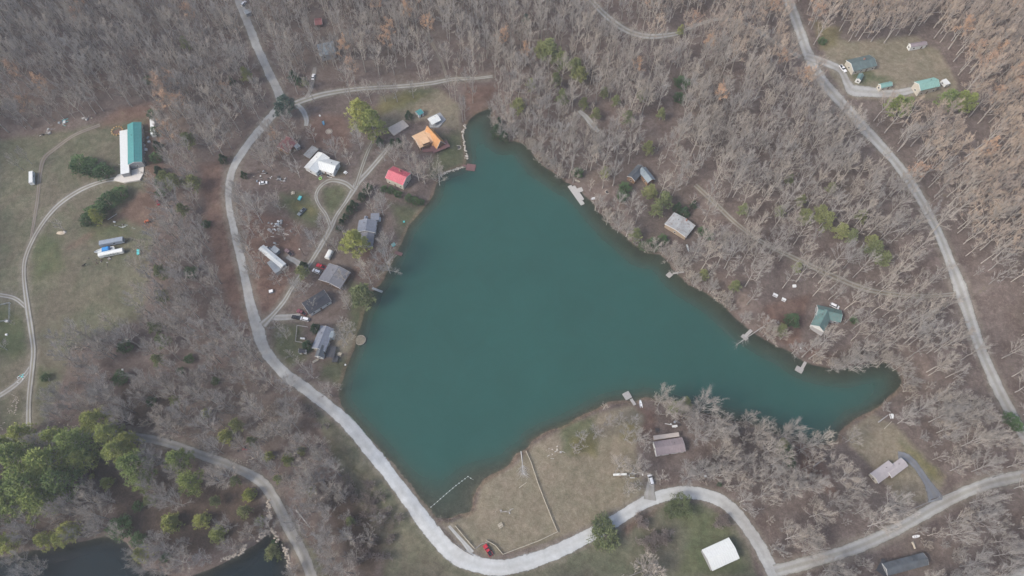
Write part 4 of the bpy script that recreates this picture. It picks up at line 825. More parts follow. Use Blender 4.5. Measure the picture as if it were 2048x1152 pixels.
MX = ['white_metal', 'grey_metal', 'rusty_metal', 'black_iron', 'trim_white', 'grey_wood']
scrap('long junk row of white and grey scrap by the dark grey pickup', (556,455), (4.0, 2.6), 34, MX, 3, 'junk row')
scrap('grey scrap heap with pipes in the upper western meadow', (96,264), (2.2, 1.6), 14, MX, 5)
scrap('blue and white scrap heap at the meadow edge', (128,245), (2.0, 1.0), 10, ['blue_plastic', 'white_metal', 'cyan_plastic', 'grey_metal'], 6)
scrap('pale lumber heap at the meadow edge beside the wood', (175,238), (1.5, .7), 8, ['pale_wood', 'bleached_wood', 'black_iron'], 8)
scrap('dark brush and scrap row above the grey box trailer', (240,452), (3.0, 1.2), 16, ['grey_metal', 'dark_wood', 'dark_wood', 'white_metal'], 9, 'scrap above the trailers')
scrap('scattered yard junk along the teal barn front', (270,331), (3.6, .8), 16, MX, 10)
scrap('scrap strewn along the far wall of the teal barn', (289,300), (.5, 8.0), 14, MX, 11)
scrap('dark porch clutter in the angle of the white roofed house', (648,350), (2.0, 1.4), 14, ['black_iron', 'grey_metal', 'dark_wood', 'trim_white'], 12)
scrap('tarpaulin shelter and yard junk beside an old white car', (526,352), (2.6, 2.2), 16, ['black_iron', 'grey_metal', 'grey_trailer', 'white_metal'], 13, 'tarpaulin junk heap')
scrap('grey junk heap beneath a bare tree near the old white car', (563,362), (1.6, 1.6), 10, MX, 14)
scrap('junk around the white mobile home end', (546,494), (2.4, 1.2), 9, MX, 15)
scrap('pale rubble heap on the lake lawn point', (1113,903), (2.6, 1.2), 16, ['pale_stone', 'trim_white', 'bleached_wood'], 16, 'pale rubble heap', (.3, 1.0))
scrap('dark junk under the bare trees beside the long pale trailer', (1268,950), (2.4, 1.4), 14, ['black_iron', 'grey_metal', 'trim_white', 'dark_wood'], 17, 'junk by the pale trailer')
scrap('dark machinery and a white table above the mauve roofed house', (1347,847), (2.0, 1.0), 10, ['black_iron', 'grey_trailer', 'trim_white'], 18)
scrap('dark weathered brush heap in the trailer meadow', (208,521), (4.0, 1.2), 18, ['dark_wood', 'dark_wood', 'soil', 'grey_wood'], 19, None, (.5, 1.4))
scrap('driftwood heap in the beach lawn middle', (1007,1022), (2.2, 1.0), 10, ['bleached_wood', 'grey_wood', 'dark_wood'], 20, 'beach lawn driftwood', (.3, 1.2))
scrap('white rubbish pile between the two farm drives', (42,755), (1.0, 1.0), 9, ['trim_white', 'white_metal', 'cyan_plastic'], 21, None, (.4, 1.2))
scrap('red machine parts by a stone edge above the creek road', (487,898), (1.2, .8), 8, ['car_red', 'black_iron', 'red_plastic'], 22, 'red machine', (.4, 1.3))
def table(name, label, cat, c, d, mat, L=2.0, group=None):
    p, rz = heading(c, d); root = empty(name, p, rz, label, cat, group)
    MB().box((0, 0, .74), (L, .9, .09)).build('table_top', mat, root)
    for s in (-1, 1):
        MB().box((0, s * .85, .44), (L, .34, .07)).build('bench', mat, root); MB().box((s * L * .35, 0, .35), (.1, 1.6, .08)).build('brace', mat, root)
        for y in (-.6, .6): MB().box((s * L * .35, y, .34), (.09, .09, .7)).build('leg', mat, root)
    return root
table('picnic_table', 'white picnic table, upper one of two in the leafy clearing', 'picnic table', (1550,591), (8,5), M['trim_white'], 2.6)
table('picnic_table', 'white picnic table, lower one of two in the leafy clearing', 'picnic table', (1567,600), (8,5), M['trim_white'], 2.2)
table('picnic_table', 'pale picnic table on the lawn below the slate roofed house deck', 'picnic table', (679,709), (9,3), M['pale_wood'], 2.4)
table('picnic_table', 'brown picnic table on bare earth beside the bright pine', 'picnic table', (727,529), (8,4), M['pale_wood'], 2.4)
table('picnic_table', 'pale picnic table on the beach lawn', 'picnic table', (1001,1051), (6,-4), M['pale_wood'], 2.2)
table('yard_table', 'cream table on the grass near the blue yard lounger', 'table', (586,387), (1,8), M['pale_wood'], 2.0)
table('yard_table', 'white bench table beside the white roofed house lawn', 'table', (691,346), (5,-5), M['trim_white'], 1.8)
table('yard_table', 'white table in the woods beside a bare trunk', 'table', (1783,833), (4,6), M['trim_white'], 2.4)
table('yard_table', 'black table on the lawn by the brown boxed dock', 'table', (763,504), (8,2), M['black_iron'], 2.2)
table('yard_table', 'dark grey table beside the white jug above the mauve house', 'table', (1314,861), (8,0), M['black_iron'], 1.8)
def boxthing(name, label, cat, c, size, mat, d=(1, 0), lid=None):
    p, rz = heading(c, d); root = empty(name, p, rz, label, cat)
    MB().box((0, 0, size[2] * .42), (size[0], size[1], size[2] * .84), taper=.94).build('body', mat, root)
    MB().box((0, 0, size[2] * .9), (size[0] * 1.04, size[1] * 1.04, size[2] * .12)).build('lid', lid or mat, root); return root
boxthing('yard_lounger', 'blue covered lounger on the grass near the loop drive', 'lounger', (600,397), (2.6, 1.6, .8), M['blue_plastic'], (5, -9), M['cyan_plastic'])
boxthing('paddle_boat', 'turquoise paddle boat on the bank by the brown boxed dock', 'paddle boat', (787,490), (2.0, 1.7, .7), M['cyan_plastic'], (4, -2))
boxthing('water_trough', 'small turquoise tub on the lawn above the lake house shore', 'tub', (808,444), (1.0, .9, .6), M['cyan_plastic'])
boxthing('dog_house', 'small white edged dog house between drive and mobile home', 'dog house', (543,584), (2.0, 1.6, 1.3), M['grey_trailer'], (9, -2), M['trim_white'])
boxthing('well_cover', 'small white well box in the woods above the picnic tables', 'well cover', (1588,573), (1.7, 1.4, 1.0), M['trim_white'])
boxthing('freezer', 'white chest on the lawn edge above the mauve house', 'chest', (1349,853), (2.4, .9, .9), M['trim_white'], (9, -1))
boxthing('water_tank', 'pale round cornered tank beside the pen in the western meadow', 'tank', (15,643), (1.6, 1.1, 1.0), M['trim_white'])
boxthing('supply_box', 'white box beside the log at the western pen', 'box', (14,670), (1.0, .9, .8), M['trim_white'])
boxthing('feed_box', 'white box by the brush row in the lower meadow', 'box', (201,680), (1.0, .9, .8), M['trim_white'])
boxthing('bee_box', 'white box beneath the cedar below the meadow', 'box', (246,740), (.8, .8, .8), M['trim_white'])
boxthing('storage_box', 'pale tan roofed box shed beside the lake house shed', 'box', (760,440), (1.0, 2.2, 1.5), M['trim_white'], (1, 0))
boxthing('supply_box', 'white box on the leaves above the light blue boat', 'box', (640,232), (1.0, .8, .7), M['trim_white'], (1, 1))
boxthing('supply_box', 'white box on the bank below the slate roofed house lawn', 'box', (691,730), (.7, .7, .6), M['trim_white'])
boxthing('rubbish_bin', 'white bin beside the trees below the mauve house', 'bin', (1410,953), (1.0, .8, 1.0), M['trim_white'])
boxthing('cooler', 'white box on the shore below the green roofed house', 'box', (1601,697), (.7, .6, .6), M['trim_white'])
p = at(641, 357); root = empty('lime_hoop', p, 0, 'lime green ring toy at the white roofed house', 'ring toy')
MB().tube([(0.8 * math.cos(a), .8 * math.sin(a), .25) for a in np.linspace(0, 2 * math.pi, 17)], .26, 8, False).build('tube_ring', M['lime_plastic'], root)
p, rz = heading((606,678), (9, 1)); root = empty('propane_tank', p, rz, 'white propane tank beside the cedars of the slate roofed house', 'tank')
MB().tube([(-1.3, 0, .75), (-1.15, 0, .75), (1.15, 0, .75), (1.3, 0, .75)], [.25, .5, .5, .25], 12).build('tank_body', M['trim_white'], root)
for s in (-1, 1): MB().box((s * .7, 0, .15), (.15, .7, .35)).build('foot', M['concrete'], root)
MB().tube([(0, 0, 1.2), (0, 0, 1.4)], .18, 8).build('valve_cap', M['grey_metal'], root)
def tractor(label, c, d, mat):
    p, rz = heading(c, d); root = empty('tractor', p, rz, label, 'tractor')
    MB().box((.7, 0, 1.05), (1.7, .7, .7), taper=.85).build('hood', mat, root); MB().box((-.5, 0, .8), (1.0, .8, .4)).build('platform', mat, root)
    MB().box((-.6, 0, 1.25), (.5, .5, .45)).build('seat', M['black_iron'], root)
    MB().box((2.3, 0, .5), (.5, 1.7, .7), taper=.8).build('loader_bucket', mat, root)
    for s in (-1, 1): MB().tube([(.2, s * .55, 1.2), (1.4, s * .6, 1.3), (2.2, s * .6, .6)], .07, 5).build('loader_arm', mat, root)
    wheels(root, (-.7,), .8, .7, .4); wheels(root, (1.2,), .65, .42, .28); return root
tractor('orange tractor with loader standing by the meadow wood edge', (299,443), (-10,2), M['orange_paint'])
tractor('red tractor standing at the wood edge above the orange tractor', (316,404), (3,8), M['car_red'])
def log(name, label, a, b, r0, r1, mat, root_plate=False, twigs=0, group=None):
    pa, pb = at(*a, 0, True), at(*b, 0, True); root = empty(name, pa, 0, label, 'log', group); d = Vector(pb) - Vector(pa)
    MB().tube([(0, 0, r0 + .05), tuple(d * .5 + Vector((.15, .1, r0 * .9 + .1))), tuple(d + Vector((0, 0, r1 + .05)))], [r0, (r0 + r1) / 2, r1], 7).build('trunk', mat, root)
    if root_plate: MB().blob((0, 0, .7), (1.2, 2.2, 2.2), 5, 8, 5).build('root_plate', M['soil'], root)
    if twigs:
        r = random.Random(4); mb = MB(); side = Vector((-d.y, d.x, 0)).normalized()
        for i in range(twigs):
            k = r.uniform(.6, 1); q = d * k + Vector((0, 0, .3)); e = q + d.normalized() * r.uniform(1, 4) + side * r.uniform(-3.5, 3.5) + Vector((0, 0, r.uniform(-.3, .8)))
            mb.tube([tuple(q), tuple(e)], [.055, .015], 3, False)
        mb.build('branches', mat, root)
    return root
log('fallen_tree', 'pale fallen tree reaching from the bank into the lake', (1530,651), (1472,690), .32, .12, M['grey_wood'], True, 26)
log('log', 'long white log beside the creek road bend', (592,1020), (620,1055), .28, .2, M['bleached_wood'])
log('log', 'pale log lying across the beach lawn', (1038,976), (1053,965), .2, .15, M['pale_wood'])
log('log', 'thick cream log beside the white dinghy', (1823,1084), (1829,1098), .55, .45, M['pale_wood'])
log('log', 'pale log under trees beside the white woodland table', (1756,845), (1776,830), .35, .25, M['grey_wood'])
log('log', 'thin pale log below the white woodland table', (1768,858), (1783,843), .2, .12, M['pale_wood'])
log('log', 'grey log on the leaves below the shoreline trees', (1626,933), (1650,917), .3, .2, M['grey_wood'])
log('log', 'thin straight pale log beside the gravel bend', (1485,1017), (1492,1022), .2, .15, M['bleached_wood'])
log('log', 'pale fallen trunk beside the meadow pines', (216,440), (234,428), .2, .14, M['bleached_wood'])
log('fallen_tree', 'long bare fallen tree in the hillside brush', (1930,315), (2000,262), .3, .12, M['bleached_wood'], False, 30)
log('fallen_tree', 'second bare fallen trunk beside the long one in the hillside brush', (1910,335), (1965,300), .25, .1, M['grey_wood'], False, 24)
def pole(label, c, hgt, lamp=False, short=None):
    p = at(*c); root = empty('utility_pole', p, 0, label, 'utility pole'); MB().tube([(0, 0, -.3), (0, 0, hgt)], [.17, .12], 8).build('shaft', M['dark_wood'], root)
    MB().box((0, 0, hgt - .6), (2.0, .12, .14)).build('crossarm', M['dark_wood'], root)
    for s in (-1, 0, 1): MB().tube([(s * .85, 0, hgt - .52), (s * .85, 0, hgt - .32)], .06, 6).build('insulator', M['trim_white'], root)
    if lamp: MB().blob((-.6, -.3, hgt - 1.2), (.7, .7, .45), 2, 8, 5).build('lamp_head', M['lamp_white'], root)
    return Vector((p[0], p[1], p[2] + hgt - .4))
pole('utility pole with white lamp above the drive and mobile home', (609,512), 9, True)
pole('dark utility pole at the road junction beneath the blue green pine', (568,237), 10)
q1 = pole('utility pole beside the gravel road under the pinkish house', (1757,1045), 9); q2 = pole('utility pole beside the asphalt drive mouth', (1862,1000), 9); q3 = pole('utility pole at the county road bend', (1985,955), 9)
for a, b, lb in ((q1, q2, 'overhead cable past the pinkish roofed house'), (q2, q3, 'overhead cable from the asphalt drive to the road bend')):
    mb = MB().tube([a + (b - a) * k / 10 - Vector((0, 0, 1.0 - 4 * (k / 10 - .5) ** 2)) for k in range(11)], .06, 4); tag(mb.build('power_line', M['grey_metal']), lb, 'cable')
# sand heap, cow
p = at(122, 466); o = empty('sand_heap', p, 0, 'pale sand heap under a bare tree in the meadow', 'sand heap'); MB().blob((0, 0, .2), (5.0, 2.6, 1.6), 5, 10, 6).build('mound', M['sand'], o)
MB().blob((1.8, .3, .2), (2.6, 2.0, 1.2), 6, 10, 6).build('mound', M['pale_stone'], o)
def cow(label, c, d):
    p, rz = heading(c, d); root = empty('cow', p, rz, label, 'cow'); mb = MB()
    mb.tube([(-.85, 0, 1.0), (-.6, 0, 1.08), (0, 0, 1.02), (.55, 0, 1.08), (.8, 0, 1.15), (1.1, 0, 1.35), (1.3, 0, 1.3), (1.65, 0, 1.05)], [.2, .36, .42, .38, .26, .2, .18, .1], 10)
    for x in (-.65, .55):
        for s in (-1, 1): mb.tube([(x, s * .2, .95), (x + (.06 if x < 0 else -.03), s * .2, .5), (x, s * .2, 0)], [.17, .09, .07], 6)
    for s in (-1, 1): mb.tube([(1.2, s * .1, 1.4), (1.12, s * .34, 1.42)], [.08, .03], 5)
    mb.tube([(-.9, 0, 1.2), (-1.05, 0, .9), (-1.05, 0, .45)], [.05, .04, .05], 5); mb.build('body', M['pelt'], root)
cow('dark cow grazing in the meadow below the trailers', (169,532), (5, -3))
# rocks along the banks: too many and small to pick apart
def rocks(name, label, lines, n, w_, mats, s=(.35, 1.0)):
    mb = MB(); r = random.Random(len(name) + n)
    for ln in lines:
        s_ = spline(ln, n=8)
        for i in range(n):
            k = r.random() * (len(s_) - 1); a = s_[int(k)] + (s_[int(k) + 1] - s_[int(k)]) * (k % 1); p = at(a[0] + r.gauss(0, w_), a[1] + r.gauss(0, w_), 0, True); z = r.uniform(*s)
            mb.blob((p[0], p[1], p[2] + z * .15), (z * 1.3, z, z * .8), r.randint(0, 999), 6, 4)
    tag(mb.build(name, M[mats]), label, kind='stuff')
rocks('shore_rocks', 'pale riprap stones edging the A-frame lawn', [[(931,250),(926,268),(930,295),(935,320)], [(932,332),(912,339),(893,345),(880,352)]], 90, 1.2, 'pale_stone', (.4, .95))
rocks('pond_rocks', 'pale boulders and rubble edging the dark pond', [[(536,1000),(539,1020),(540,1040)], [(516,1080),(530,1064),(547,1062),(556,1082)], [(568,1090),(574,1112),(580,1140)], [(440,1120),(470,1112),(495,1092)]], 60, 2.2, 'stone', (.4, 1.2))
rocks('creek_rocks', 'pale stones lining the creek and stone edge by the road', [[(0,860),(15,830),(30,800)], [(90,855),(130,850),(165,852)], [(470,920),(490,925),(508,916)], [(30,790),(36,805),(30,830)]], 26, 2.0, 'stone', (.3, .8))
# ------------------------------------------------------------------ trees: shapes
def frusta(segs, n):
    """many thin tapered tubes as one vertex/face list"""
    S = np.array([s[0] for s in segs]); E = np.array([s[1] for s in segs]); r0 = np.array([s[2] for s in segs]); r1 = np.array([s[3] for s in segs])
    d = E - S; d /= np.maximum(np.linalg.norm(d, axis=1, keepdims=True), 1e-6)
    ref = np.where(np.abs(d[:, 2:3]) < .9, np.array([[0, 0, 1.0]]), np.array([[1.0, 0, 0]])); u = np.cross(d, ref); u /= np.linalg.norm(u, axis=1, keepdims=True); v = np.cross(d, u)
    a = np.arange(n) * 2 * math.pi / n; ca, sa = np.cos(a), np.sin(a)
    o = u[:, None, :] * ca[None, :, None] + v[:, None, :] * sa[None, :, None]
    V = np.concatenate((S[:, None, :] + o * r0[:, None, None], E[:, None, :] + o * r1[:, None, None]), 1).reshape(-1, 3)
    base = (np.arange(len(segs)) * 2 * n)[:, None]; k = np.arange(n); F = np.stack((base + k, base + (k + 1) % n, base + n + (k + 1) % n, base + n + k), -1).reshape(-1, 4)
    return V.tolist(), F.tolist()
def unit(v): return v / max(np.linalg.norm(v), 1e-6)
def bare_shape(seed, H, rad, bf, n1=10, n2=5, n3=4, n4=4, tw=.05, lean=.03, multi=False, up=.35):
    r = np.random.default_rng(seed); trunk, limbs, fine = [], [], []
    stems = 4 if multi else 1
    for sidx in range(stems):
        off = r.normal(0, 1, 3) * (lean * H if not multi else .28 * H); off[2] = 0
        T = [np.array((0., 0, 0)) + (r.normal(0, .15, 3) * (1, 1, 0) if multi else 0)]; m = 6
        for i in range(1, m + 1): T.append(T[0] + np.array((off[0] * (i / m) ** 1.3, off[1] * (i / m) ** 1.3, H * .93 * i / m)) + r.normal(0, .005 * H, 3) * (1, 1, 0))
        R0 = .0125 * H + .06 if not multi else .012 * H + .03
        for i in range(m): trunk.append((T[i], T[i + 1], R0 * (1 - .93 * i / m) + .02, R0 * (1 - .93 * (i + 1) / m) + .02))
        az = r.uniform(0, 6.28)
        for i in range(n1):
            t = bf + (1 - bf) * ((i + r.uniform(.1, .9)) / n1); f = t * m; j = min(int(f), m - 1); p = T[j] + (T[j + 1] - T[j]) * (f - j)
            az += 2.4 + r.normal(0, .35); q = (t - bf) / (1 - bf); el = R(30 + 42 * q + r.normal(0, 8))
            L = rad * (1.05 - .55 * q) * r.uniform(.75, 1.15) / max(math.cos(el), .55); d = np.array((math.cos(az) * math.cos(el), math.sin(az) * math.cos(el), math.sin(el)))
            pts = [p]; dd = d
            for k in range(3): dd = unit(dd + np.array((0, 0, .12)) + r.normal(0, .07, 3)); pts.append(pts[-1] + dd * L / 3)
            rr = R0 * (.44 - .25 * q)
            for k in range(3): (limbs if rr > .05 else fine).append((pts[k], pts[k + 1], rr * (1 - .28 * k), rr * (1 - .28 * (k + 1))))
            for b in range(n2):
                s = .3 + .7 * (b + r.uniform(0, 1)) / n2; f2 = s * 3; j2 = min(int(f2), 2); pb = pts[j2] + (pts[j2 + 1] - pts[j2]) * (f2 - j2)
                d2 = unit(unit(pts[j2 + 1] - pts[j2]) * 1.0 + r.normal(0, .30, 3) + np.array((0, 0, up))); L2 = L * r.uniform(.3, .48) * (1.15 - .4 * s)
                e2 = pb + d2 * L2; (limbs if not multi else fine).append((pb, e2, rr * .36 + .015, tw * .9))
                for c in range(n3):
                    s3 = r.uniform(.3, 1); pc = pb + (e2 - pb) * s3; d3 = unit(d2 * .85 + r.normal(0, .4, 3) + np.array((0, 0, up * .6))); L3 = L2 * r.uniform(.35, .65); e3 = pc + d3 * L3
                    fine.append((pc, e3, tw * .9, tw * .55))
                    for g in range(n4):
                        pg = pc + (e3 - pc) * r.uniform(.25, 1); d4 = unit(d3 * .8 + r.normal(0, .45, 3) + np.array((0, 0, .15))); fine.append((pg, pg + d4 * L3 * r.uniform(.4, .9), tw * .62, tw * .25))
    tv, tf = frusta(trunk, 6)
    if limbs:
        lv, lf = frusta(limbs, 4); n = len(tv); tv += lv; tf += [[i + n for i in f] for f in lf]
    cv, cf = frusta(fine, 3); ends = [s[1] for s in fine]
    return (tv, tf), (cv, cf), ends
def spikes(pts, dirs, L, W, r):
    """leaf blades: one narrow quad each"""
    P = np.asarray(pts, float); D = np.asarray(dirs, float); D /= np.maximum(np.linalg.norm(D, axis=1, keepdims=True), 1e-6); n = len(P)
    s = np.cross(D, r.normal(0, 1, (n, 3))); s /= np.maximum(np.linalg.norm(s, axis=1, keepdims=True), 1e-6); L = np.asarray(L).reshape(-1, 1); W = np.asarray(W).reshape(-1, 1)
    V = np.stack((P, P + D * L * .5 + s * W / 2, P + D * L, P + D * L * .5 - s * W / 2), 1).reshape(-1, 3); b = (np.arange(n) * 4)[:, None]
    return V.tolist(), (b + np.arange(4)).tolist()
def pine_shape(seed, H, rad, bf=.25, nb=52, cone=.55, tl=.95):
    r = np.random.default_rng(seed); tr = [(np.array((0, 0, H * i / 5)), np.array((0, 0, H * (i + 1) / 5)), (.016 * H + .04) * (1 - i / 5.2), (.016 * H + .04) * (1 - (i + 1) / 5.2)) for i in range(5)]
    P, D = [], []; az = 0
    for i in range(nb):
        q = (i + .5) / nb; z = H * (bf + (.98 - bf) * q); az += 2.4 + r.normal(0, .3); Lb = rad * ((1 - q) ** cone + .08) * r.uniform(.65, 1.12); el = R(r.normal(8 + 30 * q, 7))
        d = np.array((math.cos(az) * math.cos(el), math.sin(az) * math.cos(el), math.sin(el))); b0 = np.array((0, 0, z)); tr.append((b0, b0 + d * Lb, .06, .02))
        side = unit(np.cross(d, (0, 0, 1.0)))
        for k in range(int(4 + 5 * (1 - q))):
            s = r.uniform(.3, 1.0); c = b0 + d * Lb * s + side * r.normal(0, .22) * Lb * (1.1 - s * .6) + np.array((0, 0, r.normal(.1, .12)))
            for g in range(13): P.append(c); D.append(unit(d * .5 + side * r.normal(0, .5)) * .5 + r.normal(0, .55, 3) + np.array((0, 0, .35)))
    n = len(P); cv, cf = spikes(P, D, tl * r.uniform(.6, 1.15, n), .19 * r.uniform(.7, 1.3, n), r)
    return frusta(tr, 5), (cv, cf)
def dense_shape(seed, H, rad, shape='cone', n=2600, leaf=.55, lumps=7):
    r = np.random.default_rng(seed); tr = [(np.array((0, 0, 0.)), np.array((0, 0, H * .5)), .16, .1), (np.array((0, 0, H * .5)), np.array((0, 0, H * .92)), .1, .03)]
    u = r.uniform(0, 1, n); z = .06 + .94 * u; az = r.uniform(0, 6.283, n)
    prof = {'cone': (1 - z) ** .75 + .04, 'round': np.sqrt(np.maximum(0, 1 - (2 * z - 1) ** 2)) * .98 + .05, 'column': np.minimum(1, (1 - z) * 3) ** .6 + .03}[shape]
    ph = r.uniform(0, 6.28, 4); lump = 1 + .30 * np.sin(az * 3 + ph[0] + z * 7) + .20 * np.sin(az * 5 + ph[1] - z * 11) + +.16 * np.sin(az * 2 + z * 17 + ph[2])
    k = r.uniform(.45, 1.0, n) ** .5; rr = rad * prof * lump * k
    P = np.stack((rr * np.cos(az), rr * np.sin(az), z * H * (1 + .05 * np.sin(az * 3 + ph[3]))), 1)
    D = np.stack((np.cos(az), np.sin(az), np.full(n, .75)), 1) + r.normal(0, .5, (n, 3))
    keep = (np.sin(az * 4 + z * 9 + ph[0]) + np.sin(az * 7 - z * 13 + ph[1])) > -1.15; P, D = P[keep], D[keep]; m = len(P)
    cv, cf = spikes(P, D, leaf * r.uniform(.6, 1.3, m), leaf * .55 * r.uniform(.7, 1.3, m), r)
    return frusta(tr, 5), (cv, cf)
def mk(vf, name, mat):
    me = bpy.data.meshes.new(name); me.from_pydata(vf[0], [], vf[1]); me.materials.append(mat); me.update(); return me
SHAPES = {}
def reg(key, tvf, cvf, tm, cm, H): SHAPES[key] = (mk(tvf, 'trunk', M[tm]), mk(cvf, 'crown', M[cm]), H)
for i in range(6):
    tv, cv, ends = bare_shape(100 + i, 20, 4.6 + .25 * i, .42 - .02 * i, n1=12, n2=6, n3=5, n4=4, tw=.032); reg(('tall', i), tv, cv, 'bark', 'twig', 20)
    if i < 4: reg(('tan', i), tv, cv, 'bark', 'sun_tint_twig', 20)
    if i < 3:
        r = np.random.default_rng(i); E = np.array(ends); E = E[(E[:, 2] > 9)][::3]; lv, lf = spikes(E, r.normal(0, 1, (len(E), 3)) - (0, 0, .3), np.full(len(E), .5), np.full(len(E), .32), r)  # leaf blades that carry the painted sun glow
        n = len(cv[0]); reg(('orange', i), tv, (cv[0] + lv, cv[1] + [[a + n for a in f] for f in lf]), 'bark', 'sun_tint_leaf', 20)
for i in range(5):
    tv, cv, _ = bare_shape(200 + i, 15, 7.2, .20, n1=16, n2=7, n3=5, n4=4, tw=.038, up=.3); reg(('wide', i), tv, cv, 'pale_bark', 'twig', 15)
for i in range(4):
    tv, cv, _ = bare_shape(300 + i, 10, 2.9, .25, n1=10, n2=5, n3=4, n4=3, tw=.032); reg(('young', i), tv, cv, 'bark', 'twig', 10)
for i in range(3):
    tv, cv, _ = bare_shape(400 + i, 4.2, 2.2, .15, n1=6, n2=4, n3=3, n4=3, tw=.045, multi=True); reg(('brush', i), tv, cv, 'brown_twig', 'brown_twig', 4.2)
    tv, cv, _ = bare_shape(420 + i, 5.0, 2.6, .12, n1=6, n2=4, n3=3, n4=3, tw=.05, multi=True); reg(('greybrush', i), tv, cv, 'bark', 'twig', 5)
for i in range(4):
    a, b = pine_shape(500 + i, 15, 4.6); reg(('pine', i), a, b, 'bark', 'pine_leaf', 15); a, b = pine_shape(510 + i, 15, 5.0, .2, 60); reg(('gold', i), a, b, 'bark', 'gold_leaf', 15)
for i in range(2):
    a, b = pine_shape(520 + i, 13, 4.2, .3, 44); reg(('olive', i), a, b, 'bark', 'olive_leaf', 13); a, b = pine_shape(530 + i, 14, 4.6, .3, 44); reg(('blue', i), a, b, 'bark', 'blue_leaf', 14)
for i in range(3):
    a, b = dense_shape(540 + i, 8, 2.6, 'cone'); reg(('cedar', i), a, b, 'bark', 'cedar_leaf', 8); a, b = dense_shape(550 + i, 6, 3.2, 'round', 2600, .6); reg(('shrub', i), a, b, 'bark', 'shrub_leaf', 6)
    a, b = pine_shape(560 + i, 8, 4.0, .12, 56, .6, .85); reg(('oval', i), a, b, 'bark', 'gold_leaf', 8); a, b = dense_shape(570 + i, 8, 4.4, 'round', 3200, .7); reg(('willow', i), a, b, 'bark', 'willow_leaf', 8)

# ------------------------------------------------------------------ trees: places
NV = {}
for kk in SHAPES: NV[kk[0]] = NV.get(kk[0], 0) + 1
TREES = []          # (kind, variant, x, y, z, scale, rot, spread, px, py)
def put_tree(kind, x, y, s, spread=1.0, z=None):
    z = ground(x, y) if z is None else z
    q = project(np.array((x, y, z + SHAPES[(kind, 0)][2] * s * .55)))
    TREES.append((kind, random.randrange(NV[kind]), x, y, z - .1, s, random.uniform(0, 6.28), spread, float(q[0]), float(q[1])))
OPEN = [[(-60,270),(60,262),(150,245),(240,222),(300,210),(320,235),(322,330),(324,400),(317,450),(304,520),(293,560),(288,630),(270,650),(190,668),(150,700),(120,760),(95,865),(-60,890)],
 [(590,213),(650,200),(740,190),(800,186),(880,178),(930,180),(940,215),(925,250),(940,335),(870,390),(830,440),(800,500),(745,600),(725,690),(690,800),(650,775),(580,740),(540,700),(522,640),(500,600),(485,520),(472,430),(478,345),(520,315),(560,315),(600,300)],
 [(870,1030),(920,1030),(960,960),(1030,920),(1070,885),(1190,825),(1290,800),(1310,830),(1380,860),(1390,930),(1330,960),(1300,1000),(1150,1085),(980,1120),(900,1090)],
 [(600,790),(680,830),(800,980),(900,1110),(1000,1150),(1190,1080),(1290,1015),(1390,995),(1470,1040),(1520,1110),(1540,1190),(770,1190),(740,1100),(700,1010),(680,940),(650,880)],
 [(1630,55),(1700,85),(1740,95),(1830,70),(1880,95),(1925,165),(1940,190),(1800,205),(1690,205),(1655,150)],
 [(1685,870),(1745,825),(1790,845),(1850,905),(1905,960),(1880,1000),(1800,1030),(1770,990),(1735,960),(1700,900)],
 [(395,330),(445,315),(466,500),(508,640),(520,720),(470,640),(440,560),(420,470),(405,400)],
 [(140,905),(215,915),(330,1010),(340,1060),(270,1075),(235,1010)],[(380,960),(500,980),(545,1050),(510,1080),(400,1130),(385,1060)],[(240,700),(300,690),(310,760),(260,800),(230,770)],
 [(1540,585),(1620,585),(1625,650),(1700,715),(1640,728),(1560,690),(1520,660),(1480,630)],[(1900,600),(2010,560),(2048,650),(2010,700),(1950,680)],[(1880,215),(1960,260),(1960,330),(1890,320)],[(1000,175),(975,215),(940,225),(950,170)],
 [(590,170),(640,150),(690,170),(600,190)],[(1270,230),(1340,250),(1330,300),(1280,300)]]
SPARSE = [([(1380,570),(1560,540),(1640,620),(1700,730),(1600,700),(1480,640)], .55), ([(1420,880),(1700,900),(1760,1010),(1560,1130),(1440,990)], .75), ([(1720,1060),(2048,980),(2048,1152),(1600,1152)], .7), ([(100,640),(520,640),(640,900),(600,1152),(300,1000),(250,900)], .97),
          ([(1200,330),(1320,330),(1400,500),(1270,490),(1180,390)], .6), ([(560,170),(900,100),(930,190),(600,215)], .6), ([(320,400),(460,400),(520,700),(300,700)], 1.0)]
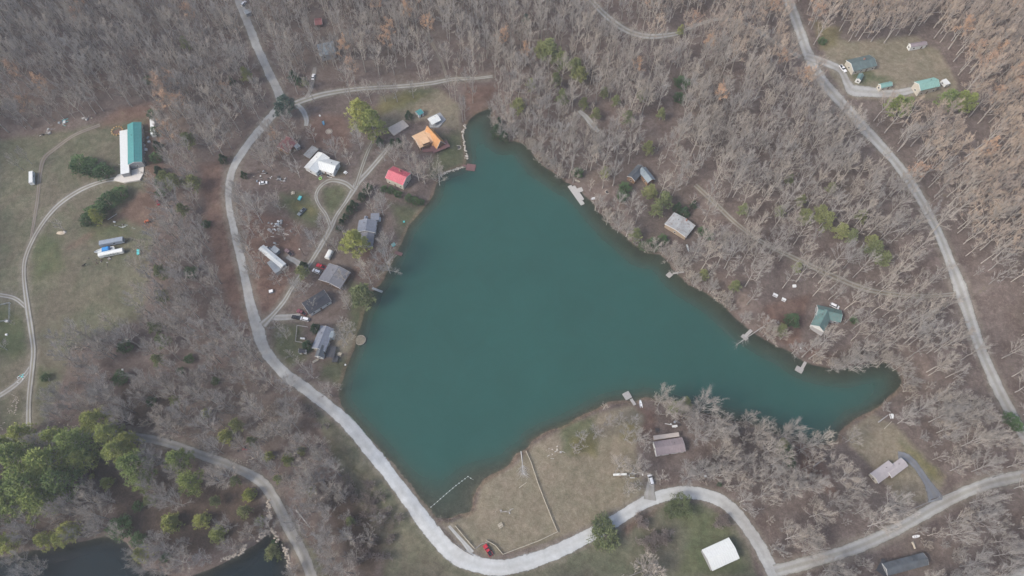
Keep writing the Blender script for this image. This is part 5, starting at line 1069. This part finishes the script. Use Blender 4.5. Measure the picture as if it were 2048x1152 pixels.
# evergreens: picture position of the crown's middle, crown radius in pixels
EV = [('gold',721,229,34),('gold',743,247,32),('gold',708,485,33),('cedar',817,229,10),('gold',40,868,24),('gold',112,876,28),('pine',40,918,32),('pine',100,928,34),('gold',163,920,28),('pine',62,972,34),('pine',122,962,28),('pine',12,982,26),('gold',188,842,28),('gold',215,868,30),('gold',232,902,28),('pine',266,930,26),('pine',282,962,18),('pine',150,888,28),('pine',25,1010,24),('gold',6,892,24),('pine',80,1000,28),('gold',255,880,20),('pine',357,920,22),('pine',380,965,22),('oval',340,1045,20),('oval',402,1040,18),('oval',434,1068,18),('shrub',240,1055,22),('shrub',276,1080,14),('gold',284,1108,18),('gold',135,1062,22),('gold',90,1080,18),('gold',12,1085,22),('gold',120,1078,16),('oval',450,872,18),('olive',472,850,14),('oval',410,826,10),('oval',535,912,12),('oval',575,918,14),('oval',497,990,15),('olive',488,1024,14),('olive',545,1105,16),
 ('olive',300,1000,12),('shrub',330,1115,9),('olive',470,962,11),('shrub',275,1012,10),('olive',430,1002,11),('oval',212,965,13),('olive',520,1042,10),('olive',556,958,10),('olive',602,902,10),('olive',622,982,10),('olive',350,802,11),('shrub',430,762,9),('shrub',302,802,10),('olive',502,882,10),('olive',700,1042,10),('olive',1702,472,13),('olive',1722,432,12),('olive',1602,402,11),('olive',1560,422,11),('olive',1112,160,12),('olive',1232,202,10),('olive',1282,192,10),('olive',1062,170,11),('willow',1210,1072,34),('willow',1205,1050,26),('willow',1362,1012,28),('willow',1345,1020,20),('shrub',1572,902,16),('cedar',1582,924,14),('olive',1566,888,12),('shrub',160,328,20),('shrub',180,335,18),('shrub',205,342,18),('shrub',215,402,20),('shrub',190,425,20),('shrub',240,386,16),('gold',192,432,14),('shrub',175,440,14),
 ('shrub',305,228,11),('shrub',311,262,11),('cedar',314,290,11),('shrub',312,315,12),('cedar',316,340,12),('shrub',319,362,12),('shrub',321,385,11),('olive',332,358,14),('olive',376,280,15),('olive',347,362,16),('olive',386,366,16),('olive',322,545,14),('shrub',380,545,13),('olive',325,592,13),('olive',310,655,13),('olive',325,682,14),('shrub',250,692,14),('shrub',240,756,15),('shrub',378,718,10),('shrub',360,742,8),('olive',365,420,12),('shrub',412,448,9),('olive',315,720,12),
 ('olive',370,88,10),('olive',492,150,12),('cedar',444,316,10),('cedar',486,348,8),('cedar',585,150,12),('cedar',598,160,10),('olive',610,165,8),('shrub',90,755,8),('cedar',462,160,8),('shrub',295,160,9),
 ('olive',1098,102,22),('olive',1122,122,18),('olive',1082,100,16),('olive',1150,135,18),('olive',1160,150,16),('olive',1125,195,14),('olive',1036,212,16),('olive',1167,208,11),('olive',1208,185,10),('olive',1192,228,11),('olive',1256,236,13),('shrub',1365,165,16),('shrub',1360,195,13),('olive',1322,228,10),('olive',1296,296,13),('shrub',1156,345,12),('olive',1211,345,11),('shrub',1250,376,14),('shrub',1245,392,13),('olive',1300,385,17),('olive',1330,400,18),('olive',1312,420,15),('olive',1272,480,14),('shrub',1305,490,16),('shrub',1325,480,13),('shrub',1288,492,12),('cedar',1370,422,14),('cedar',1356,414,12),('shrub',1418,472,10),('shrub',1405,462,10),('cedar',1388,408,9),('olive',1486,420,12),
 ('olive',1610,432,16),('olive',1650,440,19),('olive',1682,462,16),('olive',1640,425,14),('olive',1748,498,19),('olive',1766,518,16),('olive',1742,482,12),('shrub',1584,640,16),('olive',1562,660,13),('shrub',1708,640,8),('olive',1578,360,10),('olive',1662,376,10),('olive',1470,572,12),('olive',1406,550,12),('pine',1790,212,16),('pine',1812,212,14),('pine',1895,200,15),('pine',1918,202,15),('pine',1938,206,12),('cedar',995,258,16),('cedar',1008,270,13),('cedar',998,243,11),('gold',1362,60,9),('shrub',2022,838,13),('shrub',2034,852,11),('shrub',1645,82,8),('olive',1595,535,10),('blue',1052,40,8),
 ('cedar',797,284,10),('cedar',785,283,8),('cedar',759,281,10),('cedar',738,372,8),('cedar',730,382,9),('cedar',722,392,10),('cedar',706,408,11),('cedar',698,418,10),('cedar',690,432,8),('cedar',682,442,7),('cedar',676,455,7),('shrub',768,378,9),('shrub',782,380,9),('shrub',796,388,9),('shrub',818,396,10),('shrub',832,402,10),('shrub',842,404,8),('cedar',869,348,8),('cedar',630,655,13),('cedar',614,690,15),('olive',604,545,14),('cedar',606,530,11),('olive',722,602,27),('blue',572,212,18),('blue',560,222,12),('shrub',550,1085,8),('cedar',1427,935,6),('cedar',1440,968,6)]
CLEAR = [(1281,350,32),(1361,455,36),(1652,640,38),(1722,127,40),(1770,172,20),(1718,155,16),(1858,170,36),(1890,163,16),(1836,92,24),(1335,890,40),(1783,938,42),(1762,952,24),(1805,1130,42),(1783,833,12),(1685,139,14),(1555,596,26),(1668,613,12),(1588,573,10),(265,290,44),(302,252,16),(1155,390,20),(1832,1078,14),(1301,960,12),(1240,948,14),(627,155,12),(640,44,8),(490,15,14),(1860,945,30),(1210,384,12),(1375,497,8)]
CLR_ROADS = [('hill_road', 15, .9), ('lakeside_lane', 11, .6), ('lake_road', 14, .9), ('county_road', 17, .85), ('upper_road', 10, .7), ('upper_track', 8, .5), ('creek_road', 13, .8), ('hilltop_drive', 14, .9), ('house_drive', 14, .9), ('forest_patch', 10, .8), ('cabin_lane', 8, .5), ('top_trail', 6, .6)]
def covered(q, only=False):
    """would these crowns (picture points) hide something the photograph shows in the clear?"""
    bad = np.zeros(len(q), bool); u = rng.random(len(q))
    for x, y, r in CLEAR: bad |= np.hypot(q[:, 0] - x, (q[:, 1] - y)) < r
    if only: return bad
    for n_, wpx, pr in CLR_ROADS:
        ln = np.array([p_[:2] for p_ in ROADS[n_]], float)
        if n_ == 'hill_road': ln = np.vstack((ln[:4], ln[5:]))
        bad |= (dist_line(q, ln) < wpx) & (u < pr)
    for kd, x, y, r in EV: bad |= (np.hypot(q[:, 0] - x, q[:, 1] - y) < r * (1.25 if kd != 'blue' else .6)) & (u < .92)
    return bad
sp = 6.7; cand = []
for j in range(int(560 / (sp * .87))):
    for i in range(int(980 / sp)): cand.append((-490 + (i + .5 * (j % 2)) * sp + random.gauss(0, sp * .24), -50 + j * sp * .87 + random.gauss(0, sp * .24)))
cand = np.array(cand); cz = np.array([ground(x, y) for x, y in cand]); cpx = project(np.c_[cand, cz])
ok = (cpx[:, 0] > -170) & (cpx[:, 0] < 2220) & (cpx[:, 1] > -150) & (cpx[:, 1] < 1260)
ok &= (sdf(cand, LAKE) > 1.5) & (sdf(cand, POND) > 1.0)
for pl in OPEN: ok &= sdf(cpx, pl) > 0
for pl, pr in SPARSE: ok &= (sdf(cpx, pl) > 0) | (rng.random(len(cand)) < pr)
for k, (C, Wd, s) in ROADW.items(): ok &= dist_line(cand, C[::3] if len(C) > 30 else C) > Wd.mean() + (1.4 if TONE[k] is None or TONE[k] > .15 else .6)
for fx, fy, fr in FOOT: ok &= np.hypot(cand[:, 0] - fx, cand[:, 1] - fy) > fr * .8 + 1.5
ok &= ~covered(project(np.c_[cand, cz + 11.5])) & ~covered(project(np.c_[cand, cz + 7.5]), True) & ~covered(project(np.c_[cand, cz + 16]), True)
SUN_TINTZ = [[(1150,-200),(2300,-200),(2300,480),(1930,480),(1850,350),(1740,240),(1650,170),(1600,180),(1560,120),(1480,90),(1400,90),(1300,20)]]  # hillside where warm light is painted into the crowns
WIDEZ = [[(1290,760),(1560,820),(1800,760),(2300,780),(2300,1300),(1200,1300),(1300,900)],[(-100,760),(560,730),(700,1000),(700,1300),(-100,1300)]]
BRUSHZ = [[(640,930),(700,980),(780,1080),(780,1152),(700,1152),(650,1040)]]
sun_tint_d = sdf(cpx, SUN_TINTZ[0]); wide_d = np.minimum(sdf(cpx, WIDEZ[0]), sdf(cpx, WIDEZ[1]))
for i in np.where(ok)[0]:
    x, y = cand[i]; u = random.random()
    if sun_tint_d[i] < random.gauss(0, 40): put_tree('tan' if u < .94 else 'orange', x, y, random.uniform(.78, 1.12), random.uniform(.9, 1.2), cz[i])
    elif wide_d[i] < 0:
        if u < .55: put_tree('wide', x, y, random.uniform(.7, 1.08), random.uniform(.75, 1.0), cz[i])
        elif u < .8: put_tree('young', x, y, random.uniform(.7, 1.2), 1.0, cz[i])
        else: put_tree('greybrush', x, y, random.uniform(.7, 1.2), 1.0, cz[i])
    elif u < .74: put_tree('tall', x, y, random.uniform(.70, 1.12), random.uniform(.85, 1.15), cz[i])
    elif u < .76 and cpx[i, 1] < 260: put_tree('orange', x, y, random.uniform(.8, 1.05), 1.0, cz[i])
    else: put_tree('young', x, y, random.uniform(.7, 1.25), 1.0, cz[i])
def by_px(kind, px, py, s, spread=1.0): p = at(px, py); put_tree(kind, p[0], p[1], s, spread)
# single bare trees the photograph shows in the open (base of trunk)
for px, py, kd, s, sp_ in [(672,316,'wide',.7,.8),(722,299,'wide',.8,.8),(690,300,'young',1,1),(566,318,'tall',.7,1),(590,322,'tall',.7,1),(548,322,'tall',.75,1.1),(528,330,'wide',.7,.9),(536,306,'tall',.7,1),(525,446,'wide',.95,.9),(508,470,'wide',.8,.9),(532,485,'young',1.1,1.2),(497,430,'wide',.8,.9),(518,556,'wide',.75,.9),(506,520,'tall',.7,1.2),(776,512,'wide',1.0,.85),(768,432,'wide',.85,.9),(745,425,'young',1,1.2),
 (742,565,'wide',.8,.8),(758,560,'wide',.7,.8),(781,548,'wide',.95,.85),(880,372,'wide',.8,.85),(838,362,'wide',.9,.8),(818,322,'wide',.8,.8),(850,368,'tall',.7,1.1),(800,318,'tall',.6,1.2),(770,322,'young',1.2,1.2),(612,592,'wide',.75,.75),(596,580,'young',1,1.2),(634,498,'wide',.75,.8),(654,492,'tall',.65,1.1),(676,506,'young',1.1,1.2),(690,565,'young',1.1,1.2),(695,600,'young',1.0,1.2),(694,690,'wide',.7,.8),(705,668,'young',1.1,1.3),(690,655,'young',.9,1.3),(628,757,'wide',.6,.7),(604,735,'young',.9,1.2),(660,790,'young',.8,1.0),(585,715,'young',.8,1.2),(682,780,'young',.7,1),(570,480,'young',1,1.2),
 (743,207,'tall',.75,1.0),(795,204,'tall',.7,1.0),(849,178,'tall',.8,1.0),(771,203,'tall',.7,1.0),(827,196,'tall',.6,1.1),(900,196,'tall',.85,.7),(912,204,'tall',.85,.7),(926,243,'tall',.95,.6),(930,240,'tall',.9,.6),(946,206,'tall',.8,.7),(915,165,'tall',.8,.9),(720,198,'young',1.0,1.0),(700,205,'young',1,1),
 (1162,882,'wide',.5,.8),(1190,872,'wide',.55,.8),(1214,852,'wide',.6,.8),(1238,850,'wide',.55,.8),(1150,902,'greybrush',1.0,1.0),(1262,850,'wide',.5,.8),(1272,884,'wide',.7,.8),(1250,880,'wide',.55,.8),(1288,900,'young',1,1.2),(1235,937,'wide',.8,.8),(1262,946,'wide',.75,.8),(1255,985,'wide',.55,.8),(1286,945,'young',.9,1.3),(1318,960,'young',.9,1.3),(1270,975,'young',.8,1.3),(1333,832,'wide',.85,.8),(1350,830,'wide',.7,.8),(1392,832,'wide',1.15,1.0),(1310,808,'young',1.0,1.1),(1396,950,'wide',1.0,.85),(1372,940,'young',1,1.2),(1432,878,'wide',.8,.8),(1440,850,'tall',.75,.7),(1524,858,'tall',.7,.5),(1486,846,'wide',.7,.7),(1622,894,'wide',.8,.8),(1556,876,'wide',.65,.8),
 (47,341,'tall',.6,.8),(64,328,'tall',.6,.8),(130,462,'young',.9,1.2),(205,690,'wide',.6,.7),(232,688,'wide',.7,.7),(252,682,'wide',.6,.7),(185,740,'wide',.65,.8),(165,700,'greybrush',1.3,1.2),(222,715,'wide',.6,.8),(15,700,'wide',.7,.8),(30,650,'young',.6,1),(1290,1138,'greybrush',1.5,1.6),(1300,1150,'greybrush',1.3,1.5),
 (760,1040,'greybrush',1.0,1.0),(690,1000,'wide',.5,.8),(700,1070,'wide',.5,.8),(740,1075,'greybrush',1.2,1.2),(660,1120,'wide',.65,.9),(640,1010,'wide',.6,.8),(905,1042,'brush',.6,.8),(895,1044,'brush',.6,.8),(882,1040,'brush',.6,.8),
 (80,1150,'wide',.8,.8),(290,1118,'wide',.7,.8),(315,1140,'wide',.75,.85),(380,1125,'wide',.8,.85),(420,1120,'wide',.65,.8),(350,1105,'wide',.8,.85),(470,1098,'wide',.6,.8),(505,1070,'wide',.6,.8),(250,1070,'wide',.55,.8),(200,1066,'wide',.6,.8),(165,1074,'wide',.65,.8),(150,1030,'wide',.8,.85),(200,1010,'wide',.8,.85),(590,1150,'wide',.5,.8),(320,985,'wide',.7,.8),(310,960,'wide',.6,.8),(465,1055,'wide',.6,.8),(100,1140,'wide',.7,.8),(60,1120,'wide',.7,.8),(560,420,'wide',.6,.9),(485,400,'wide',.7,.9),(490,450,'tall',.7,1.1),(515,420,'tall',.7,1.1),(500,500,'wide',.7,.9),(530,530,'young',1.2,1.2),(585,345,'tall',.7,1.1),(600,355,'young',1.2,1.2),(545,340,'wide',.7,.9),(575,305,'tall',.75,1.1),(600,300,'tall',.7,1.0),(630,285,'young',1.2,1.1),(700,330,'young',1.1,1.1),(690,480,'tall',.6,1.1),(650,460,'wide',.6,.8),(790,330,'wide',.7,.8),(860,340,'young',1.1,1.2),(740,395,'young',1.1,1.2),(700,620,'wide',.6,.8),(725,545,'young',1.1,1.2),(580,560,'tall',.6,1.1),(560,570,'young',1.0,1.2),(630,620,'young',.9,1.1),(600,470,'young',1.0,1.2),(560,660,'young',1.0,1.2),(575,680,'wide',.5,.9),(1213,450,'wide',.6,.8),(1190,420,'young',1.1,1.2),(1235,466,'wide',.75,.8),(1340,522,'wide',.7,.8),(1352,535,'young',1,1.1),(1146,366,'young',1,1.1),(1420,588,'wide',.55,.7),(1447,607,'wide',.5,.7),(1390,570,'young',.9,1),(1108,345,'wide',.6,.7),(1088,330,'wide',.55,.7),(1071,308,'wide',.5,.7),(1640,690,'wide',.85,.8),(1516,642,'young',.7,1.3),(1545,660,'young',.8,1.2),(1560,680,'wide',.5,.8),(1690,730,'wide',.6,.8),(1720,715,'tall',.8,.9),(1745,712,'tall',.8,.9)]:
    by_px(kd, px, py, s * (1.2 if kd == 'wide' and s < 1 else 1.05), sp_ * 1.05)
by_px('olive', 1360, 822, 1.35, .7); by_px('olive', 1340, 824, 1.1, .7)
# brush and small trees crowding the wooded bank and leaning over the water
for a_, b_ in zip(LAKE[82:-1], LAKE[83:]):
    L_ = np.linalg.norm(b_ - a_)
    for k_ in range(max(1, int(L_ / 2.7))):
        f_ = (k_ + random.random()) / max(1, int(L_ / 2.7)); p_ = a_ + (b_ - a_) * f_; n_ = np.array((-(b_ - a_)[1], (b_ - a_)[0])) / max(L_, 1e-6)
        if sdf(np.array([p_ + n_ * 2]), LAKE)[0] < 0: n_ = -n_
        q_ = project(np.array((p_[0], p_[1], 0)))
        if 1470 < q_[0] < 1640: pr_ = .25
        else: pr_ = .95
        if random.random() > pr_ or any(math.hypot(q_[0] - x_, q_[1] - y_) < r_ for x_, y_, r_ in ((1152, 388, 24), (1365, 545, 8), (1500, 662, 14), (1610, 726, 10), (1186, 398, 8), (1275, 500, 8))): continue
        p_ = p_ + n_ * random.uniform(-.3, 1.4); u_ = random.random(); kd_ = 'greybrush' if u_ < .4 else ('wide' if u_ < .85 else 'young')
        put_tree(kd_, p_[0], p_[1], {'greybrush': random.uniform(.8, 1.3), 'wide': random.uniform(.42, .78), 'young': random.uniform(.6, 1.0)}[kd_], 1.0, max(.05, ground(*p_)))
for px, py, kd, s in [(1700,742,'tall',.8),(1728,735,'wide',.6),(1752,734,'tall',.8),(1770,735,'wide',.65),(1785,742,'tall',.7),(1660,742,'wide',.6),(1798,752,'wide',.6),(1806,770,'wide',.6),(1675,738,'young',1.0),(1742,728,'tall',.75),(1715,726,'tall',.7),(655,128,'tall',.85),(668,132,'tall',.9),(645,125,'tall',.8),(680,122,'tall',.9),(634,120,'tall',.8)]: by_px(kd, px, py, s)
for px, py, s in [(345,215,1.1),(352,235,1.0),(338,200,1.0),(360,190,.9),(350,290,.9),(695,128,.95),(860,80,.9),(466,205,.8),(1008,110,1.0),(560,300,.8),(395,60,.9),(710,165,.9),(820,60,1.0),(760,40,1.0)]: by_px('orange', px, py, s)  # crowns coloured orange to stand for low sunlight
for px, py in [(700,985),(715,1000),(735,1010),(750,1025),(690,965),(728,1040),(760,1050),(745,1000),(775,1030),(720,1080),(705,1040),(750,1090),(735,1110),(765,1110),(715,1120),(780,1075),(795,1050),(760,1000),(680,985),(650,985),(660,1010),(740,975),(1290,1085),(1305,1078),(1318,1088),(1330,1078),(1300,1095),(1320,1072),(1440,1040),(1452,1052),(1434,1050),(1275,1040),(1285,1050),(640,860),(625,830),(600,820)]:
    for _ in range(4): by_px('brush', px + random.gauss(0, 7), py + random.gauss(0, 6), random.uniform(.5, .9), 1.1)
for kd, px, py, rp in EV:
    H0 = SHAPES[(kd, 0)][2]; rad0 = max(abs(v.co.x) for v in SHAPES[(kd, 0)][1].vertices) * .88
    p = at(px, py, 4); per = FPX / np.linalg.norm(p - np.array((0, 0, CAM_H))); s = rp / per / rad0; hs = s * (.8 if s > 1.1 else 1.0)
    p = at(px, py, H0 * hs * .55); x, y = p[0], p[1]
    if sdf(np.array([[x, y]]), LAKE)[0] < .5: y += 3
    put_tree(kd, x, y, hs, s / hs)

# ------------------------------------------------------------------ trees: individuals told apart by what they stand near, and the far mass of the wood
WORDS = {'tall': ('bare_tree', 'tall bare grey tree'), 'wide': ('bare_tree', 'spreading bare grey tree'), 'young': ('bare_tree', 'slim young bare tree'), 'tan': ('bare_tree', 'bare tree with sunlight painted into its twigs'), 'orange': ('bare_tree', 'bare tree with sunlight painted into orange leaves'),
 'greybrush': ('bare_shrub', 'bare grey shrub'), 'brush': ('bare_shrub', 'bare brown shrub'), 'pine': ('pine_tree', 'dense green pine'), 'gold': ('pine_tree', 'bright yellow green pine'), 'olive': ('pine_tree', 'hazy olive green pine'), 'blue': ('pine_tree', 'blue green pine'), 'cedar': ('cedar_tree', 'dark green cedar'), 'shrub': ('evergreen_shrub', 'leafy green shrub'), 'oval': ('leafy_tree', 'rounded yellow green tree'), 'willow': ('leafy_tree', 'pale olive leafy tree')}
CATS = {'bare_tree': 'tree', 'bare_shrub': 'shrub', 'pine_tree': 'pine', 'cedar_tree': 'cedar', 'evergreen_shrub': 'shrub', 'leafy_tree': 'tree'}
LAND += [('white launch strip', 925, 1085), ('creek road bend', 530, 970), ('dark pond', 500, 1110), ('lake road fork', 520, 660), ('upper road junction', 572, 205), ('loop drive', 665, 400), ('concrete pad', 796, 255), ('farm drive fork', 64, 735), ('meadow camper', 61, 355), ('long trailers', 217, 493), ('hilltop road bend', 1640, 160), ('hill road middle', 1836, 390), ('lakeside lane mouth', 1905, 588), ('hill road foot', 2016, 815), ('narrow upper road', 1298, 73), ('lake inlet tip', 975, 218), ('lake cove end', 1795, 750), ('county road bend', 1990, 963), ('gravel road corner', 1550, 1140), ('gravel bend below the mauve house', 1440, 1000), ('rocky creek', 20, 830), ('creek road', 330, 885), ('brown forest gap', 1300, 265), ('picnic tables', 1558, 596), ('fallen hillside trees', 1950, 300), ('lakeside lane', 1590, 517)]
LP = np.array([(a[1], a[2]) for a in LAND]); ORD = ['', 'second ', 'third ', 'fourth ', 'fifth ', 'sixth ', 'seventh ', 'eighth ', 'ninth ', 'tenth ', 'eleventh ', 'twelfth ']
info = []
for i, T in enumerate(TREES):
    b = project(np.array(T[2:5])); dd = np.hypot(LP[:, 0] - b[0], LP[:, 1] - b[1]); j = int(dd.argmin()); v = b - LP[j]
    side = ('above' if v[1] < 0 else 'below') if abs(v[1]) > abs(v[0]) else ('west of' if v[0] < 0 else 'east of')
    vis = -25 < T[8] < 2073 and -25 < T[9] < 1177
    info.append((dd[j], j, side, vis))
quota = {'bare_tree': 292, 'bare_shrub': 60}; chosen = set()
for nm in ('bare_tree', 'bare_shrub'):
    L = sorted((info[i][0], i) for i in range(len(TREES)) if WORDS[TREES[i][0]][0] == nm and info[i][3]); chosen |= {i for _, i in L[:quota[nm]]}
chosen |= {i for i, T in enumerate(TREES) if WORDS[T[0]][0] not in quota and info[i][3]}
count = {}; mass = []
for i in sorted(range(len(TREES)), key=lambda k: info[k][0]):
    T = TREES[i]
    if i not in chosen:
        if WORDS[T[0]][0] in quota: mass.append(T)
        continue
    nm, words = WORDS[T[0]]; d, j, side, _ = info[i]; key = (words, j, side); n = count.get(key, 0); count[key] = n + 1
    lab = f'{words}, {ORD[n]}one {side} the {LAND[j][0]}' if n < len(ORD) else f'{words} farther out {side} the {LAND[j][0]}'
    grp = {'bare_tree': 'bare trees around the lake', 'bare_shrub': 'bare shrubs', 'pine_tree': 'pines', 'cedar_tree': 'cedars', 'evergreen_shrub': 'evergreen shrubs', 'leafy_tree': 'leafy trees'}[nm]
    if n >= len(ORD): grp = f'{words}s farther out {side} the {LAND[j][0]}'
    root = empty(nm, T[2:5], T[6], lab, CATS[nm], grp); root.scale = (T[5] * T[7], T[5] * T[7], T[5]); tm, cm, _ = SHAPES[(T[0], T[1])]
    for pn, me in (('trunk', tm), ('crown', cm)):
        o = bpy.data.objects.new(pn, me); COL.objects.link(o); o.parent = root
# the rest of the wood: nobody could count it
def wood(name, label, items):
    keys = sorted({(T[0], T[1]) for T in items}); P = np.array([T[2:5] for T in items])
    me = bpy.data.meshes.new(name); me.from_pydata(P.tolist(), [], []); n = len(items)
    def at_(nm, typ, key, data): a = me.attributes.new(nm, typ, 'POINT'); a.data.foreach_set(key, np.ascontiguousarray(data).ravel())
    at_('kind_index', 'INT', 'value', np.array([keys.index((T[0], T[1])) for T in items], np.int32))
    at_('turn', 'FLOAT_VECTOR', 'vector', np.array([(0, 0, T[6]) for T in items], np.float32)); at_('size', 'FLOAT_VECTOR', 'vector', np.array([(T[5] * T[7], T[5] * T[7], T[5]) for T in items], np.float32))
    ob = bpy.data.objects.new(name, me); COL.objects.link(ob); tag(ob, label, kind='stuff')
    ng = bpy.data.node_groups.new(name, 'GeometryNodeTree'); ng.interface.new_socket('Geometry', in_out='INPUT', socket_type='NodeSocketGeometry'); ng.interface.new_socket('Geometry', in_out='OUTPUT', socket_type='NodeSocketGeometry')
    gi = ng.nodes.new('NodeGroupInput'); go = ng.nodes.new('NodeGroupOutput'); jn = ng.nodes.new('GeometryNodeJoinGeometry')
    def named(nm, typ): q = ng.nodes.new('GeometryNodeInputNamedAttribute'); q.data_type = typ; q.inputs[0].default_value = nm; return next(s for s in q.outputs if s.enabled and s.name == 'Attribute')
    ki, tu, si = named('kind_index', 'INT'), named('turn', 'FLOAT_VECTOR'), named('size', 'FLOAT_VECTOR'); er = ng.nodes.new('FunctionNodeEulerToRotation'); ng.links.new(tu, er.inputs[0])
    for k, key in enumerate(keys):
        tm, cm, _ = SHAPES[key]; oi = ng.nodes.new('GeometryNodeInstanceOnPoints'); cp = ng.nodes.new('FunctionNodeCompare'); cp.data_type = 'INT'; cp.operation = 'EQUAL'
        ii = [s for s in cp.inputs if s.enabled and s.type == 'INT']; ng.links.new(ki, ii[0]); ii[1].default_value = k
        ng.links.new(gi.outputs[0], oi.inputs['Points']); ng.links.new(cp.outputs[0], oi.inputs['Selection']); ng.links.new(er.outputs[0], oi.inputs['Rotation']); ng.links.new(si, oi.inputs['Scale'])
        bm_v = []; src = bpy.data.objects.new('tree_form', None)
        j2 = bpy.data.meshes.new('tree_form'); V = [tuple(v.co) for v in tm.vertices] + [tuple(v.co) for v in cm.vertices]; n0 = len(tm.vertices)
        F = [tuple(f.vertices) for f in tm.polygons] + [tuple(a + n0 for a in f.vertices) for f in cm.polygons]; j2.from_pydata(V, [], F); j2.materials.append(tm.materials[0]); j2.materials.append(cm.materials[0])
        j2.polygons.foreach_set('material_index', np.array([0] * len(tm.polygons) + [1] * len(cm.polygons), np.int32)); j2.update()
        src = bpy.data.objects.new('tree_form', j2); ol = ng.nodes.new('GeometryNodeObjectInfo'); ol.inputs[0].default_value = src; ol.inputs['As Instance'].default_value = True
        ng.links.new(ol.outputs['Geometry'], oi.inputs['Instance']); ng.links.new(oi.outputs[0], jn.inputs[0])
    ng.links.new(jn.outputs[0], go.inputs[0]); md = ob.modifiers.new('scatter', 'NODES'); md.node_group = ng
wood('bare_woodland', 'dense mass of bare grey and sun tinted woodland around the lake', [T for T in mass if WORDS[T[0]][0] == 'bare_tree'])
wood('bare_thicket', 'low bare thicket and brush below the woods and dam', [T for T in mass if WORDS[T[0]][0] == 'bare_shrub'])
# uprooted pale tree on the beach edge
log('fallen_tree', 'pale many branched tree lying on the beach edge by the rail fence', (1042,903), (1046,948), .3, .08, M['bleached_wood'], False, 70)
print('TREES', len(TREES), 'chosen', len(chosen), 'mass', len(mass))
# ------------------------------------------------------------------ the air over the valley
hx0, hx1, hy0, hy1 = GX[0] - 20, GX[-1] + 20, GY[0] - 20, GY[-1] + 20
hz0, hz1 = float(GZ.min()) - 1.5, CAM_H + 6
hb = MB().box(((hx0 + hx1) / 2, (hy0 + hy1) / 2, (hz0 + hz1) / 2), (hx1 - hx0, hy1 - hy0, hz1 - hz0))
hm = bpy.data.materials.new('haze'); hm.use_nodes = True; ht = hm.node_tree; ht.nodes.remove(ht.nodes['Principled BSDF'])
pv = ht.nodes.new('ShaderNodeVolumePrincipled'); pv.inputs['Color'].default_value = (.93, .96, 1.0, 1); pv.inputs['Density'].default_value = 0.00013; pv.inputs['Anisotropy'].default_value = .0
ht.links.new(pv.outputs[0], ht.nodes['Material Output'].inputs['Volume'])
tag(hb.build('haze', hm), 'thin pale haze over the lake and woods', kind='stuff')
SC.cycles.volume_bounces = 1
